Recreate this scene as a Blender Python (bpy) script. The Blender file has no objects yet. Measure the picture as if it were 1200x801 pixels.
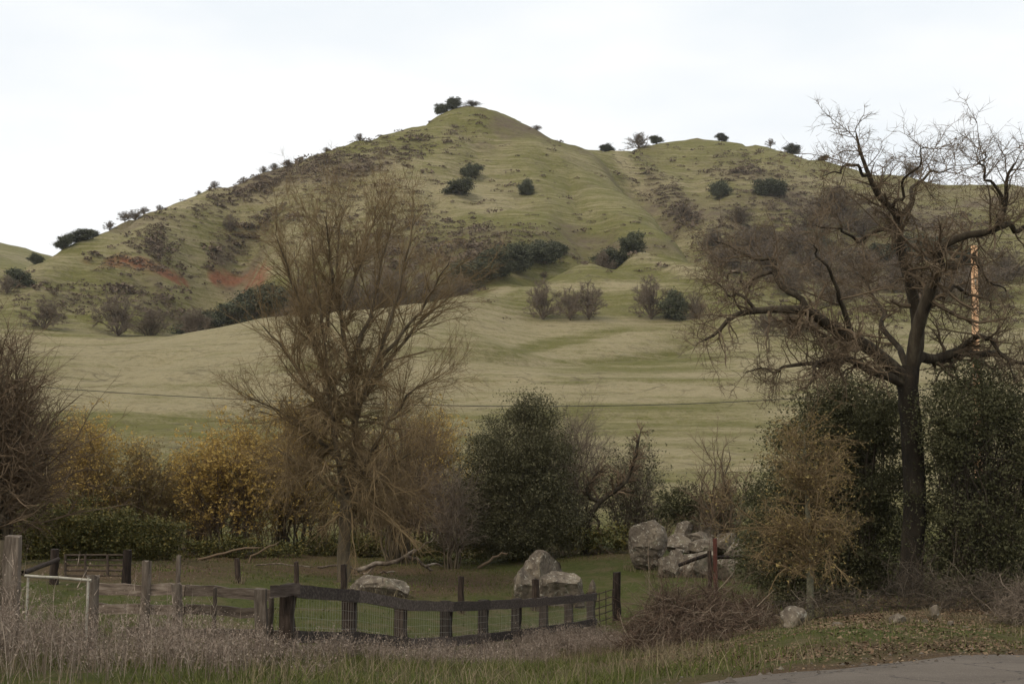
import bpy, bmesh, math, random
import numpy as np
from mathutils import Vector, Matrix, Euler

# ------------------------------------------------------------------ camera, sky, sun, exposure
SC = bpy.context.scene
COL = SC.collection
F = 1667.0                       # focal length in photo pixels (1200 wide)
HOR = 610.0                      # photo row of the horizon
CAMZ = 1.65
PITCH = math.atan((HOR - 400.5) / F)
cam_d = bpy.data.cameras.new('camera')
cam = bpy.data.objects.new('camera', cam_d); COL.objects.link(cam)
cam_d.sensor_width = 36.0; cam_d.lens = F / 1200.0 * 36.0
cam_d.clip_start = 0.1; cam_d.clip_end = 20000.0
cam.location = (0, 0, CAMZ); cam.rotation_euler = (math.pi / 2 + PITCH, 0, 0)
SC.camera = cam

SKYOFF = (0.0, 0.0, 0.0)
SUN_EL, SUN_AZ = math.radians(48), math.radians(-135)    # behind the camera, to the left; azimuth clockwise from +Y
W = bpy.data.worlds.new('World'); SC.world = W; W.use_nodes = True
nt = W.node_tree; nt.nodes.clear()
def N(t, **k):
    n = nt.nodes.new(t)
    for a, b in k.items(): setattr(n, a, b)
    return n
out = N('ShaderNodeOutputWorld'); bg = N('ShaderNodeBackground')
sky = N('ShaderNodeTexSky', sky_type='NISHITA', sun_disc=False)
sky.sun_elevation = SUN_EL; sky.sun_rotation = SUN_AZ; sky.dust_density = 3.0; sky.altitude = 200
tc = N('ShaderNodeTexCoord')
mp = N('ShaderNodeMapping'); mp.inputs['Scale'].default_value = (1.0, 1.0, 3.2); mp.inputs['Location'].default_value = SKYOFF
no = N('ShaderNodeTexNoise'); no.inputs['Scale'].default_value = 1.7; no.inputs['Detail'].default_value = 5; no.inputs['Roughness'].default_value = 0.5
rmp = N('ShaderNodeValToRGB')
rmp.color_ramp.elements[0].position = 0.26; rmp.color_ramp.elements[0].color = (6.0, 7.0, 7.9, 1)
rmp.color_ramp.elements[1].position = 0.60; rmp.color_ramp.elements[1].color = (9.5, 9.55, 9.5, 1)
mixs = N('ShaderNodeMix', data_type='RGBA'); mixs.inputs['Factor'].default_value = 0.93
nt.links.new(tc.outputs['Generated'], mp.inputs['Vector']); nt.links.new(mp.outputs['Vector'], no.inputs['Vector'])
nt.links.new(no.outputs['Fac'], rmp.inputs['Fac'])
nt.links.new(sky.outputs['Color'], mixs.inputs['A']); nt.links.new(rmp.outputs['Color'], mixs.inputs['B'])
nt.links.new(mixs.outputs['Result'], bg.inputs['Color']); bg.inputs['Strength'].default_value = 0.094
nt.links.new(bg.outputs['Background'], out.inputs['Surface'])

sun_d = bpy.data.lights.new('sun', 'SUN'); sun_d.energy = 1.3; sun_d.angle = math.radians(22); sun_d.color = (1.0, 0.90, 0.76)
sun = bpy.data.objects.new('sun', sun_d); COL.objects.link(sun)
sdir = Vector((math.sin(SUN_AZ) * math.cos(SUN_EL), math.cos(SUN_AZ) * math.cos(SUN_EL), math.sin(SUN_EL)))
sun.rotation_euler = sdir.to_track_quat('Z', 'Y').to_euler(); sun.location = (0, 0, 300)
SC.view_settings.view_transform = 'Standard'; SC.view_settings.look = 'None'
SC.view_settings.exposure = 0.32; SC.view_settings.gamma = 1.0
SC.cycles.max_bounces = 5; SC.cycles.diffuse_bounces = 3; SC.cycles.transparent_max_bounces = 4
SC.cycles.use_denoising = True

HAZE = 0.00006
# ------------------------------------------------------------------ helpers
rng = np.random.default_rng(11)
CP, SP = math.cos(PITCH), math.sin(PITCH)
def ray(px, py):
    a = (px - 600.0) / F; b = (400.5 - py) / F
    d = np.array([a, CP - b * SP, SP + b * CP])          # x, y, z of the viewing ray
    return d / d[1]
def PT(px, py, D):
    return np.array([0, 0, CAMZ]) + ray(px, py) * D
def project(P):
    x, y, z = P[..., 0], P[..., 1], P[..., 2] - CAMZ
    f = y * CP + z * SP; u = -y * SP + z * CP
    f = np.maximum(f, 0.05)
    return 600 + F * x / f, 400.5 - F * u / f

_tab = np.random.default_rng(5).random((256, 256))
def vnoise(x, y):
    xi = np.floor(x).astype(int); yi = np.floor(y).astype(int)
    fx = x - xi; fy = y - yi
    fx = fx * fx * (3 - 2 * fx); fy = fy * fy * (3 - 2 * fy)
    g = lambda i, j: _tab[i & 255, j & 255]
    return (g(xi, yi) * (1 - fx) * (1 - fy) + g(xi + 1, yi) * fx * (1 - fy) + g(xi, yi + 1) * (1 - fx) * fy + g(xi + 1, yi + 1) * fx * fy) * 2 - 1
def fbm(x, y, o=4):
    s = 0; a = 1.0
    for i in range(o):
        s = s + a * vnoise(x * 2 ** i + 17.3 * i, y * 2 ** i + 9.1 * i); a *= 0.5
    return s
def sstep(a, b, x):
    t = np.clip((x - a) / (b - a), 0, 1); return t * t * (3 - 2 * t)

def mesh(name, V, F3=None, F4=None, smooth=False):
    V = np.asarray(V, float).reshape(-1, 3)
    m = bpy.data.meshes.new(name)
    n3 = 0 if F3 is None else len(F3); n4 = 0 if F4 is None else len(F4)
    m.vertices.add(len(V)); m.vertices.foreach_set('co', V.ravel())
    li = []
    if n3: li.append(np.asarray(F3).ravel())
    if n4: li.append(np.asarray(F4).ravel())
    li = np.concatenate(li).astype(np.int32)
    m.loops.add(len(li)); m.loops.foreach_set('vertex_index', li)
    ls = np.concatenate([np.arange(n3) * 3, n3 * 3 + np.arange(n4) * 4]).astype(np.int32)
    m.polygons.add(n3 + n4); m.polygons.foreach_set('loop_start', ls)
    m.update(calc_edges=True)
    m.polygons.foreach_set('use_smooth', np.full(n3 + n4, bool(smooth)))
    return m
class MB:
    """collects triangles / quads, builds one mesh object"""
    def __init__(s): s.V = []; s.F3 = []; s.F4 = []; s.n = 0
    def add(s, V, F3=None, F4=None):
        V = np.asarray(V, float).reshape(-1, 3)
        if F3 is not None and len(F3): s.F3.append(np.asarray(F3).reshape(-1, 3) + s.n)
        if F4 is not None and len(F4): s.F4.append(np.asarray(F4).reshape(-1, 4) + s.n)
        s.V.append(V); s.n += len(V)
    def mesh(s, name, smooth=False, origin=(0, 0, 0)):
        return mesh(name, np.concatenate(s.V) - np.asarray(origin, float), np.concatenate(s.F3) if s.F3 else None, np.concatenate(s.F4) if s.F4 else None, smooth)
    def build(s, name, mat, parent=None, smooth=False, origin=(0, 0, 0), kind=None, label=None):
        return put(name, s.mesh(name, smooth, origin), mat, parent, kind, label)
def put(name, m, mat, parent=None, kind=None, label=None):
    o = bpy.data.objects.new(name, m); COL.objects.link(o)
    if mat and not m.materials: m.materials.append(mat)
    o.parent = parent
    if kind: o['kind'] = kind
    if label: o['label'] = label
    return o
def tag(o, label, cat, group=None, kind=None):
    o['label'] = label; o['category'] = cat
    if group: o['group'] = group
    if kind: o['kind'] = kind
    return o
def thing(name, loc, label, cat, group=None, rz=0.0):
    o = bpy.data.objects.new(name, None); COL.objects.link(o)
    o.location = tuple(float(v) for v in loc); o.rotation_euler = (0, 0, rz); o.empty_display_size = 0.3
    return tag(o, label, cat, group)
def copy_tree(o, parent=None):
    c = o.copy(); COL.objects.link(c); c.parent = parent
    for ch in list(o.children): copy_tree(ch, c)
    return c

# tubes: P (B,m,3) centre lines, R (B,m) radii
def unit(v): return v / np.maximum(np.linalg.norm(v, axis=-1, keepdims=True), 1e-9)
def tubes(mb, P, R, k=3, tip=True, r=rng):
    P = np.asarray(P, float); R = np.asarray(R, float)
    if P.ndim == 2: P = P[None]; R = R[None]
    B, m, _ = P.shape
    if B == 0: return
    T = np.empty_like(P); T[:, 1:-1] = P[:, 2:] - P[:, :-2]; T[:, 0] = P[:, 1] - P[:, 0]; T[:, -1] = P[:, -1] - P[:, -2]
    T = unit(T)
    a = r.normal(size=(B, 3)); a = np.cross(T[:, 0], a)
    a = unit(a)[:, None] - 0 * T
    a = unit(a - (a * T).sum(-1, keepdims=True) * T); b = np.cross(T, a)
    th = np.arange(k) * 2 * math.pi / k
    nr = m - 1 if tip else m
    ring = P[:, :nr, None] + R[:, :nr, None, None] * (a[:, :nr, None] * np.cos(th)[:, None] + b[:, :nr, None] * np.sin(th)[:, None])
    nv = nr * k + (1 if tip else 0)
    V = np.empty((B, nv, 3)); V[:, :nr * k] = ring.reshape(B, nr * k, 3)
    j = np.arange(k); j2 = (j + 1) % k
    q = [np.stack([i * k + j, i * k + j2, (i + 1) * k + j2, (i + 1) * k + j], -1) for i in range(nr - 1)]
    off = (np.arange(B) * nv)[:, None, None]
    F4 = None; F3 = None
    if q: F4 = (np.concatenate(q)[None] + off).reshape(-1, 4)
    if tip:
        V[:, -1] = P[:, -1]
        F3 = (np.stack([(nr - 1) * k + j, (nr - 1) * k + j2, np.full(k, nr * k)], -1)[None] + off).reshape(-1, 3)
    mb.add(V, F3, F4)
def grow(r, P, R, n, t0, t1, ang, angs, L, m, wig, trop, rf=0.6, rmin=0.004, rtip=0.3, tfall=0.5, flat=0.0):
    """n children spread over the parents' centre lines"""
    B, k, _ = P.shape
    seglen = np.linalg.norm(P[:, 1:] - P[:, :-1], axis=-1).sum(1)
    w = seglen / seglen.sum()
    idx = r.choice(B, n, p=w)
    t = t0 + (t1 - t0) * r.random(n)
    f = t * (k - 1); i = np.minimum(f.astype(int), k - 2); f = (f - i)[:, None]
    p0 = P[idx, i] * (1 - f) + P[idx, i + 1] * f
    tan = unit(P[idx, i + 1] - P[idx, i])
    r0 = (R[idx, i] * (1 - f[:, 0]) + R[idx, i + 1] * f[:, 0])
    perp = r.normal(size=(n, 3)); perp[:, 2] *= (1 - flat)
    perp = unit(perp - (perp * tan).sum(1, keepdims=True) * tan)
    an = np.radians(r.normal(ang, angs, n))[:, None]
    d = np.cos(an) * tan + np.sin(an) * perp
    ln = L * np.exp(r.normal(0, 0.3, n)) * (1 - tfall * t)
    st = (ln / (m - 1))[:, None]
    out = np.empty((n, m, 3)); out[:, 0] = p0
    for s in range(1, m):
        d = d + wig * r.normal(size=(n, 3)); d[:, 2] += trop
        d = unit(d); out[:, s] = out[:, s - 1] + d * st
    rr = np.maximum(np.minimum(r0 * rf, r0), rmin)
    RR = rr[:, None] * np.linspace(1, rtip, m)[None]
    return out, np.maximum(RR, rmin * 0.6)
def polyline(pts, n, r=None, wob=0.0):
    """smooth resample of control points (Catmull-Rom)"""
    p = np.asarray(pts, float); k = len(p)
    if k < 3:
        t = np.linspace(0, 1, n)[:, None]; q = p[0] * (1 - t) + p[-1] * t
    else:
        e = np.vstack([2 * p[0] - p[1], p, 2 * p[-1] - p[-2]]); t = np.linspace(0, k - 1, n); i = np.minimum(t.astype(int), k - 2); f = (t - i)[:, None]
        a, b, c, d = e[i], e[i + 1], e[i + 2], e[i + 3]
        q = 0.5 * (2 * b + (c - a) * f + (2 * a - 5 * b + 4 * c - d) * f ** 2 + (3 * b - a - 3 * c + d) * f ** 3)
    if r is not None and wob: q[1:-1] += r.normal(0, wob, (n - 2, 3))
    return q
def leaves(mb, C, size, r, asp=0.55, up=0.35):
    """one bent quad leaf per centre"""
    n = len(C)
    if n == 0: return
    a = unit(r.normal(size=(n, 3))); nrm = r.normal(size=(n, 3)); nrm[:, 2] = np.abs(nrm[:, 2]) + up
    nrm = unit(nrm); a = unit(a - (a * nrm).sum(1, keepdims=True) * nrm); b = np.cross(nrm, a)
    s = (np.asarray(size) * np.exp(r.normal(0, 0.25, n)))[:, None]
    b = b * asp; k = nrm * s * .12
    V = np.stack([C - a * s * .8 - b * s, C - a * s * .5 + b * s * 1.15 + k, C + a * s * 1.15 + k], 1)
    mb.add(V, np.arange(3 * n).reshape(n, 3))
def clumps(r, ell, ncl, per, spread, shell=0.55, gap=0.0):
    """clump centres through a union of ellipsoids [(cx,cy,cz,rx,ry,rz)], each clump a spray of points"""
    ell = np.asarray(ell, float); w = ell[:, 3] * ell[:, 4] * ell[:, 5]; w = w ** 0.7; w /= w.sum()
    i = r.choice(len(ell), ncl, p=w)
    d = unit(r.normal(size=(ncl, 3))); rad = (shell + (1.05 - shell) * r.random(ncl)) * (1 + 0.12 * r.normal(size=ncl))
    c = ell[i, :3] + d * rad[:, None] * ell[i, 3:]
    cnt = np.maximum(3, (per * np.exp(r.normal(0, 0.5, ncl))).astype(int))
    cc = np.repeat(c, cnt, 0); sp = np.repeat(spread * np.exp(r.normal(0, 0.3, ncl)), cnt)[:, None]
    return c, cc + r.normal(size=(len(cc), 3)) * sp * np.array([1, 1, 0.6])
def box(mb, c, s, rot=None):
    s = np.asarray(s) / 2.0
    V = np.array([[x, y, z] for z in (-1, 1) for y in (-1, 1) for x in (-1, 1)], float) * s
    if rot is not None: V = V @ np.array(rot).T
    mb.add(V + np.asarray(c), None, [[0, 2, 3, 1], [4, 5, 7, 6], [0, 1, 5, 4], [1, 3, 7, 5], [3, 2, 6, 7], [2, 0, 4, 6]])

# ------------------------------------------------------------------ materials
def mat(name, cols, scale=4.0, rough=0.85, bump=0.0, bscale=None, island=None, detail=5, stretch=(1, 1, 1), spec=0.2, trans=0.0, lo=0.35, hi=0.65, extra=None):
    m = bpy.data.materials.new(name); m.use_nodes = True; t = m.node_tree; t.nodes.clear()
    o = t.nodes.new('ShaderNodeOutputMaterial'); p = t.nodes.new('ShaderNodeBsdfPrincipled')
    p.inputs['Roughness'].default_value = rough; p.inputs['Specular IOR Level'].default_value = spec
    co = t.nodes.new('ShaderNodeTexCoord'); mpn = t.nodes.new('ShaderNodeMapping'); mpn.inputs['Scale'].default_value = stretch
    t.links.new(co.outputs['Object'], mpn.inputs['Vector'])
    n = t.nodes.new('ShaderNodeTexNoise'); n.inputs['Scale'].default_value = scale; n.inputs['Detail'].default_value = detail; n.inputs['Roughness'].default_value = 0.62
    t.links.new(mpn.outputs['Vector'], n.inputs['Vector'])
    rp = t.nodes.new('ShaderNodeValToRGB'); cr = rp.color_ramp
    while len(cr.elements) < len(cols): cr.elements.new(0.5)
    for i, c in enumerate(cols):
        cr.elements[i].position = lo + (hi - lo) * i / max(1, len(cols) - 1); cr.elements[i].color = (*c, 1)
    t.links.new(n.outputs['Fac'], rp.inputs['Fac'])
    col = rp.outputs['Color']
    if island:
        g = t.nodes.new('ShaderNodeNewGeometry'); r2 = t.nodes.new('ShaderNodeValToRGB'); cr = r2.color_ramp
        while len(cr.elements) < len(island): cr.elements.new(0.5)
        for i, c in enumerate(island):
            cr.elements[i].position = i / max(1, len(island) - 1); cr.elements[i].color = (*c, 1)
        t.links.new(g.outputs['Random Per Island'], r2.inputs['Fac'])
        mx = t.nodes.new('ShaderNodeMix'); mx.data_type = 'RGBA'; mx.inputs['Factor'].default_value = 0.6
        t.links.new(col, mx.inputs['A']); t.links.new(r2.outputs['Color'], mx.inputs['B']); col = mx.outputs['Result']
    if extra: col = extra(t, mpn, col)
    if name.endswith('wood'):
        oi = t.nodes.new('ShaderNodeObjectInfo'); mr = t.nodes.new('ShaderNodeMapRange'); mr.inputs['To Min'].default_value = .62; mr.inputs['To Max'].default_value = 1.45; t.links.new(oi.outputs['Random'], mr.inputs['Value'])
        vm = t.nodes.new('ShaderNodeVectorMath'); vm.operation = 'SCALE'; t.links.new(col, vm.inputs[0]); t.links.new(mr.outputs['Result'], vm.inputs['Scale']); col = vm.outputs[0]
    t.links.new(col, p.inputs['Base Color'])
    if bump:
        nb = t.nodes.new('ShaderNodeTexNoise'); nb.inputs['Scale'].default_value = bscale or scale * 3; nb.inputs['Detail'].default_value = 6
        t.links.new(mpn.outputs['Vector'], nb.inputs['Vector'])
        bp = t.nodes.new('ShaderNodeBump'); bp.inputs['Strength'].default_value = 0.8; bp.inputs['Distance'].default_value = bump
        t.links.new(nb.outputs['Fac'], bp.inputs['Height']); t.links.new(bp.outputs['Normal'], p.inputs['Normal'])
    sh = p.outputs['BSDF']
    if trans:
        tr = t.nodes.new('ShaderNodeBsdfTranslucent'); t.links.new(col, tr.inputs['Color'])
        ms = t.nodes.new('ShaderNodeMixShader'); ms.inputs['Fac'].default_value = trans
        t.links.new(sh, ms.inputs[1]); t.links.new(tr.outputs['BSDF'], ms.inputs[2]); sh = ms.outputs['Shader']
    t.links.new(sh, o.inputs['Surface'])
    return m
M = {}
M['bark'] = mat('bark', [(.055, .042, .026), (.11, .085, .054), (.16, .132, .085)], 5, .95, .03, 14, stretch=(1, 1, .25), lo=.3, hi=.72)
M['oak_bark'] = mat('oak_bark', [(.02, .015, .0095), (.046, .035, .022), (.10, .082, .053)], 4, .95, .05, 12, stretch=(1, 1, .3), lo=.3, hi=.75)
M['black_bark'] = mat('black_bark', [(.013, .010, .007), (.030, .023, .015), (.075, .06, .04)], 4, .95, .06, 10, stretch=(1, 1, .3), lo=.35, hi=.8)  # dark oak trunk, with its shade also put into the bark colour
M['lichen_bark'] = mat('lichen_bark', [(.07, .06, .04), (.15, .135, .085), (.2, .19, .12)], 9, .95, .02, 20)
M['oak_twig'] = mat('oak_twig', [(.105, .074, .045), (.165, .12, .074)], 1.2, .9, island=[(.08, .056, .034), (.19, .138, .086)])
M['willow_twig'] = mat('willow_twig', [(.145, .10, .05), (.22, .155, .08)], .8, .9, island=[(.10, .068, .034), (.26, .185, .096)])
M['brown_twig'] = mat('brown_twig', [(.115, .078, .046), (.18, .126, .078)], 1.0, .9, island=[(.08, .054, .032), (.205, .145, .09)])
M['grey_twig'] = mat('grey_twig', [(.118, .088, .063), (.19, .148, .108)], 1.0, .9, island=[(.085, .063, .045), (.215, .168, .125)])
M['dead_twig'] = mat('dead_twig', [(.05, .038, .026), (.085, .066, .045)], 1.0, .9, island=[(.035, .026, .018), (.075, .057, .04), (.17, .135, .095)])
M['bramble'] = mat('bramble', [(.075, .045, .03), (.125, .083, .055)], 1.5, .9, island=[(.033, .02, .013), (.085, .055, .036), (.135, .095, .064), (.28, .225, .16)])
M['oak_leaf'] = mat('oak_leaf', [(.068, .067, .031), (.10, .096, .046)], 1.3, .7, island=[(.054, .053, .026), (.085, .082, .039), (.125, .117, .06)], spec=.12, trans=.25)
M['olive_leaf'] = mat('olive_leaf', [(.08, .075, .037), (.118, .108, .056)], 1.3, .7, island=[(.065, .061, .031), (.10, .092, .047), (.15, .136, .078)], spec=.12, trans=.12)
M['yellow_leaf'] = mat('yellow_leaf', [(.36, .245, .065), (.50, .345, .10)], .9, .75, island=[(.22, .145, .042), (.45, .305, .085), (.62, .45, .15)], trans=.35)
M['hedge_leaf'] = mat('hedge_leaf', [(.06, .062, .018), (.105, .10, .03)], 1.1, .65, island=[(.042, .045, .015), (.10, .095, .028), (.24, .175, .045)], trans=.15)
M['sparse_leaf'] = mat('sparse_leaf', [(.17, .125, .045), (.26, .19, .07)], 1, .75, island=[(.10, .07, .028), (.31, .23, .085)], trans=.2)
M['far_leaf'] = mat('far_leaf', [(.066, .07, .04), (.095, .098, .056)], .35, .8, island=[(.055, .06, .034), (.085, .09, .05), (.125, .125, .074)])
M['far_twig'] = mat('far_twig', [(.135, .10, .07), (.19, .148, .105)], .3, .9, island=[(.10, .076, .053), (.21, .165, .118)])
M['scrub'] = mat('scrub', [(.12, .086, .06), (.17, .126, .088)], .02, .95, island=[(.085, .06, .043), (.14, .102, .072), (.20, .158, .105)], trans=.12)
M['weathered'] = mat('weathered_wood', [(.05, .036, .026), (.12, .09, .066), (.22, .178, .135)], 3.5, .9, .006, 18, stretch=(1, 6, 6), lo=.3, hi=.7)
M['post_wood'] = mat('post_wood', [(.045, .033, .024), (.095, .074, .055), (.16, .13, .10)], 4, .9, .008, 16, stretch=(5, 5, .7), lo=.3, hi=.7)
M['dark_wood'] = mat('dark_stained_wood', [(.012, .008, .006), (.03, .02, .014), (.06, .043, .032)], 4, .9, .006, 18, stretch=(5, 5, .7), lo=.3, hi=.7)
M['rail_wood'] = mat('rail_wood', [(.024, .017, .013), (.055, .042, .034), (.115, .092, .076)], 4, .88, .006, 18, stretch=(1, 5, 6), lo=.3, hi=.7)
M['wire'] = mat('galvanised_wire', [(.20, .185, .155), (.28, .26, .22)], 6, .6, spec=.4)
M['rust'] = mat('rusty_steel', [(.045, .032, .024), (.085, .06, .042)], 12, .85)
M['pale_paint'] = mat('pale_paint', [(.30, .27, .21), (.44, .41, .33)], 8, .7)
M['red_paint'] = mat('red_paint', [(.06, .022, .015), (.11, .036, .024)], 10, .7)
M['pole_wood'] = mat('pole_wood', [(.34, .18, .09), (.55, .33, .18), (.62, .42, .27)], 2.5, .9, .01, 20, stretch=(6, 6, .6), lo=.3, hi=.7)
M['cable'] = mat('cable', [(.03, .03, .03), (.05, .05, .05)], 3, .7)
M['log_wood'] = mat('log_wood', [(.05, .036, .025), (.14, .105, .075), (.34, .285, .22)], 3, .9, .02, 10, lo=.32, hi=.66)
M['cow_hide'] = mat('cow_hide', [(.008, .007, .006), (.015, .013, .012)], 3, .7)

def rock_extra(t, mpn, col):
    def add(scale, lo, hi, c, old, w=0.0, det=4):
        n = t.nodes.new('ShaderNodeTexNoise'); n.inputs['Scale'].default_value = scale; n.inputs['Detail'].default_value = det; n.inputs['Distortion'].default_value = w; n.inputs['Roughness'].default_value = .68
        t.links.new(mpn.outputs['Vector'], n.inputs['Vector'])
        mr = t.nodes.new('ShaderNodeMapRange'); mr.inputs['From Min'].default_value = lo; mr.inputs['From Max'].default_value = hi
        t.links.new(n.outputs['Fac'], mr.inputs['Value'])
        mx = t.nodes.new('ShaderNodeMix'); mx.data_type = 'RGBA'; t.links.new(mr.outputs['Result'], mx.inputs['Factor'])
        t.links.new(old, mx.inputs['A']); mx.inputs['B'].default_value = (*c, 1); return mx.outputs['Result']
    col = add(1.7, .45, .68, (.21, .17, .12), col, .8, 8)
    col = add(7.5, .55, .66, (.38, .345, .27), col, .6, 8)
    col = add(1.1, .60, .74, (.055, .06, .022), col, .2)
    col = add(2.6, .56, .68, (.05, .039, .029), col, .9, 8)
    return col
M['rock'] = mat('lichen_rock', [(.065, .05, .036), (.11, .087, .064), (.16, .13, .096)], 1.3, .93, .06, 7, extra=rock_extra, lo=.3, hi=.7)
def litter_rock(): pass

# ------------------------------------------------------------------ the ground: one sheet from the road to the ridges
CT = []          # control points x, y, z
def cp(*a):
    for px, py, D in a: CT.append(PT(px, py, D))
def cw(*a):
    for x, y, z in a: CT.append(np.array([x, y, z], float))
cw((0, -15, 0), (-6, -8, 0), (6, -8, 0), (0, 3, 0), (-6, 4, 0), (7, 4, 0), (0, 9, -.02), (-12, 10, -.05), (14, 10, .05), (-24, 20, -.4), (26, 22, .1), (40, 45, .3), (-45, 45, .4))
cp((0, 801, 15), (300, 801, 16), (600, 801, 16.5), (820, 801, 14.4), (1200, 765, 17.7), (1020, 774, 16.4))
def cpz(px, D, z): CT.append(np.array([(px - 600) / F * D, D, z]))
cpz(345, 21.8, -.47); cpz(471, 26.2, -.90); cpz(604, 32.9, -1.25); cpz(691, 39.5, -1.35); cpz(115, 22, -.45); cpz(18, 20, -.32); cpz(230, 22, -.47)
cp((250, 680, 38), (250, 656, 55), (60, 680, 36), (60, 652, 55), (450, 700, 38), (450, 668, 52), (640, 708, 44), (560, 680, 50), (700, 642, 60), (760, 662, 52), (820, 690, 46),
   (1000, 735, 22), (1000, 726, 27), (1070, 700, 36), (1180, 738, 24), (900, 745, 24), (810, 757, 28), (760, 790, 20), (403, 682, 46), (1000, 680, 50), (1180, 690, 45), (900, 690, 48))
cp((-150, 625, 75), (100, 625, 75), (350, 625, 75), (600, 625, 75), (850, 630, 75), (1100, 630, 75), (1350, 630, 75))
for px in (-300, -120, 60, 260, 460, 660, 860, 1060, 1300, 1500):
    cp((px, 558 + 4 * math.sin(px), 108)); cp((px, 503 + 4 * math.sin(px * .7), 165)); cp((px, 449 + 5 * math.sin(px * .3), 228))
# crest of the pasture, the hollow behind it
cp((-250, 412, 285), (-60, 407, 288), (60, 402, 292), (150, 396, 300), (230, 387, 306), (310, 372, 314), (400, 364, 322), (480, 358, 336), (540, 348, 352), (600, 326, 382))
cp((60, 402, 335), (150, 401, 340), (230, 396, 345), (310, 384, 352), (400, 374, 362), (480, 366, 372), (-100, 404, 335))
cp((60, 384, 368), (140, 387, 376), (220, 383, 382), (300, 374, 385), (400, 355, 395), (470, 350, 398), (540, 340, 408), (620, 314, 432))
# hillside left
cp((-60, 360, 400), (20, 345, 415), (60, 342, 420), (130, 345, 420), (170, 325, 448), (190, 340, 425), (60, 310, 468), (90, 320, 450), (150, 306, 468), (120, 309, 462))
cp((215, 356, 412), (240, 326, 462), (280, 286, 520), (170, 298, 480), (320, 305, 446), (330, 340, 410), (225, 300, 500), (260, 335, 432))
RIDGE = [(40, 313, 465), (80, 297, 482), (120, 283, 492), (160, 270, 505), (200, 258, 520), (250, 235, 540), (300, 215, 558), (350, 198, 575), (400, 179, 590), (450, 163, 605), (500, 146, 618), (535, 134, 624), (560, 133, 626), (600, 141, 632), (640, 157, 640), (680, 172, 655), (720, 180, 670)]
cp(*RIDGE)
for px, py, D in RIDGE[1::2]: cp((px, py + 70, D + 170))
cp((40, 345, 520), (40, 350, 640), (-60, 330, 470), (-60, 350, 560))
cp((400, 300, 452), (400, 240, 525), (330, 250, 520), (500, 285, 452), (500, 205, 560), (560, 240, 510), (600, 285, 452), (600, 205, 560), (660, 285, 466), (680, 245, 510), (700, 205, 600), (740, 285, 472), (560, 165, 600))
# gully between the two hills, and its near ridge
cp((735, 196, 660), (780, 246, 592), (820, 286, 540), (850, 322, 492), (872, 350, 450), (755, 245, 525), (800, 285, 480), (828, 312, 446))
R2 = [(760, 172, 730), (800, 167, 745), (845, 163, 750), (900, 175, 748), (960, 190, 735), (1050, 204, 710), (1200, 216, 690), (1350, 228, 690), (1600, 240, 690)]
cp(*R2)
for px, py, D in R2[1::2]: cp((px, py + 70, D + 190))
cp((850, 222, 655), (810, 215, 675), (950, 242, 640), (880, 282, 560), (1000, 300, 540), (1150, 300, 540), (1100, 250, 625), (950, 340, 445), (1100, 360, 405), (1300, 340, 440), (930, 290, 540))
cp((850, 384, 332), (1000, 388, 332), (1150, 392, 330), (900, 362, 378), (1350, 390, 330))
# the small knoll in front of the main hill
cp((570, 338, 372), (640, 309, 395), (680, 299, 405), (740, 296, 410), (800, 306, 404), (845, 328, 396), (620, 373, 348), (700, 376, 346), (800, 373, 346), (700, 340, 376), (770, 338, 378), (640, 345, 365))
cp((640, 316, 440), (680, 308, 446), (740, 305, 450), (800, 313, 440))
# far hill at the left
cp((-250, 262, 1000), (-80, 276, 1000), (0, 290, 1000), (60, 303, 1010), (110, 325, 1030), (0, 340, 700), (-150, 345, 700))
for px in (-500, 0, 400, 800, 1200, 1700): cp((px, 470, 2200)); cp((px, 540, 3400))
cp((-700, 500, 170), (-700, 400, 330), (-700, 330, 520), (-700, 300, 800), (1900, 500, 170), (1900, 400, 330), (1900, 330, 520), (1900, 260, 700), (1900, 400, 1000), (-700, 400, 1300))
CT = np.array(CT)
def uv(x, y):
    yy = np.maximum(y, -22) + 26.0
    return x / yy * 3.0, np.log(yy)
_u, _v = uv(CT[:, 0], CT[:, 1]); _w = CT[:, 2] / (CT[:, 1] + 26.0)
def _phi(d2): return np.where(d2 > 1e-12, 0.5 * d2 * np.log(np.maximum(d2, 1e-12)), 0)
n_ = len(CT); A = np.zeros((n_ + 3, n_ + 3))
A[:n_, :n_] = _phi((_u[:, None] - _u) ** 2 + (_v[:, None] - _v) ** 2) + np.eye(n_) * 2e-4
A[:n_, n_:] = np.stack([np.ones(n_), _u, _v], 1); A[n_:, :n_] = A[:n_, n_:].T
TP = np.linalg.solve(A, np.concatenate([_w, np.zeros(3)]))
def road_s(x, y):
    """signed distance beyond the far edge of the road (negative: on the asphalt)"""
    ex = np.array([-60, -25, -10, -3, 1.9, 4.0, 6.4, 9.5, 14, 22, 40, 90]); ey = np.array([-32, -7, 4.5, 10.2, 14.4, 16.1, 17.5, 18.8, 20.2, 21.8, 23.5, 24])
    return (y - np.interp(x, ex, ey)) * 0.82
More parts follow.
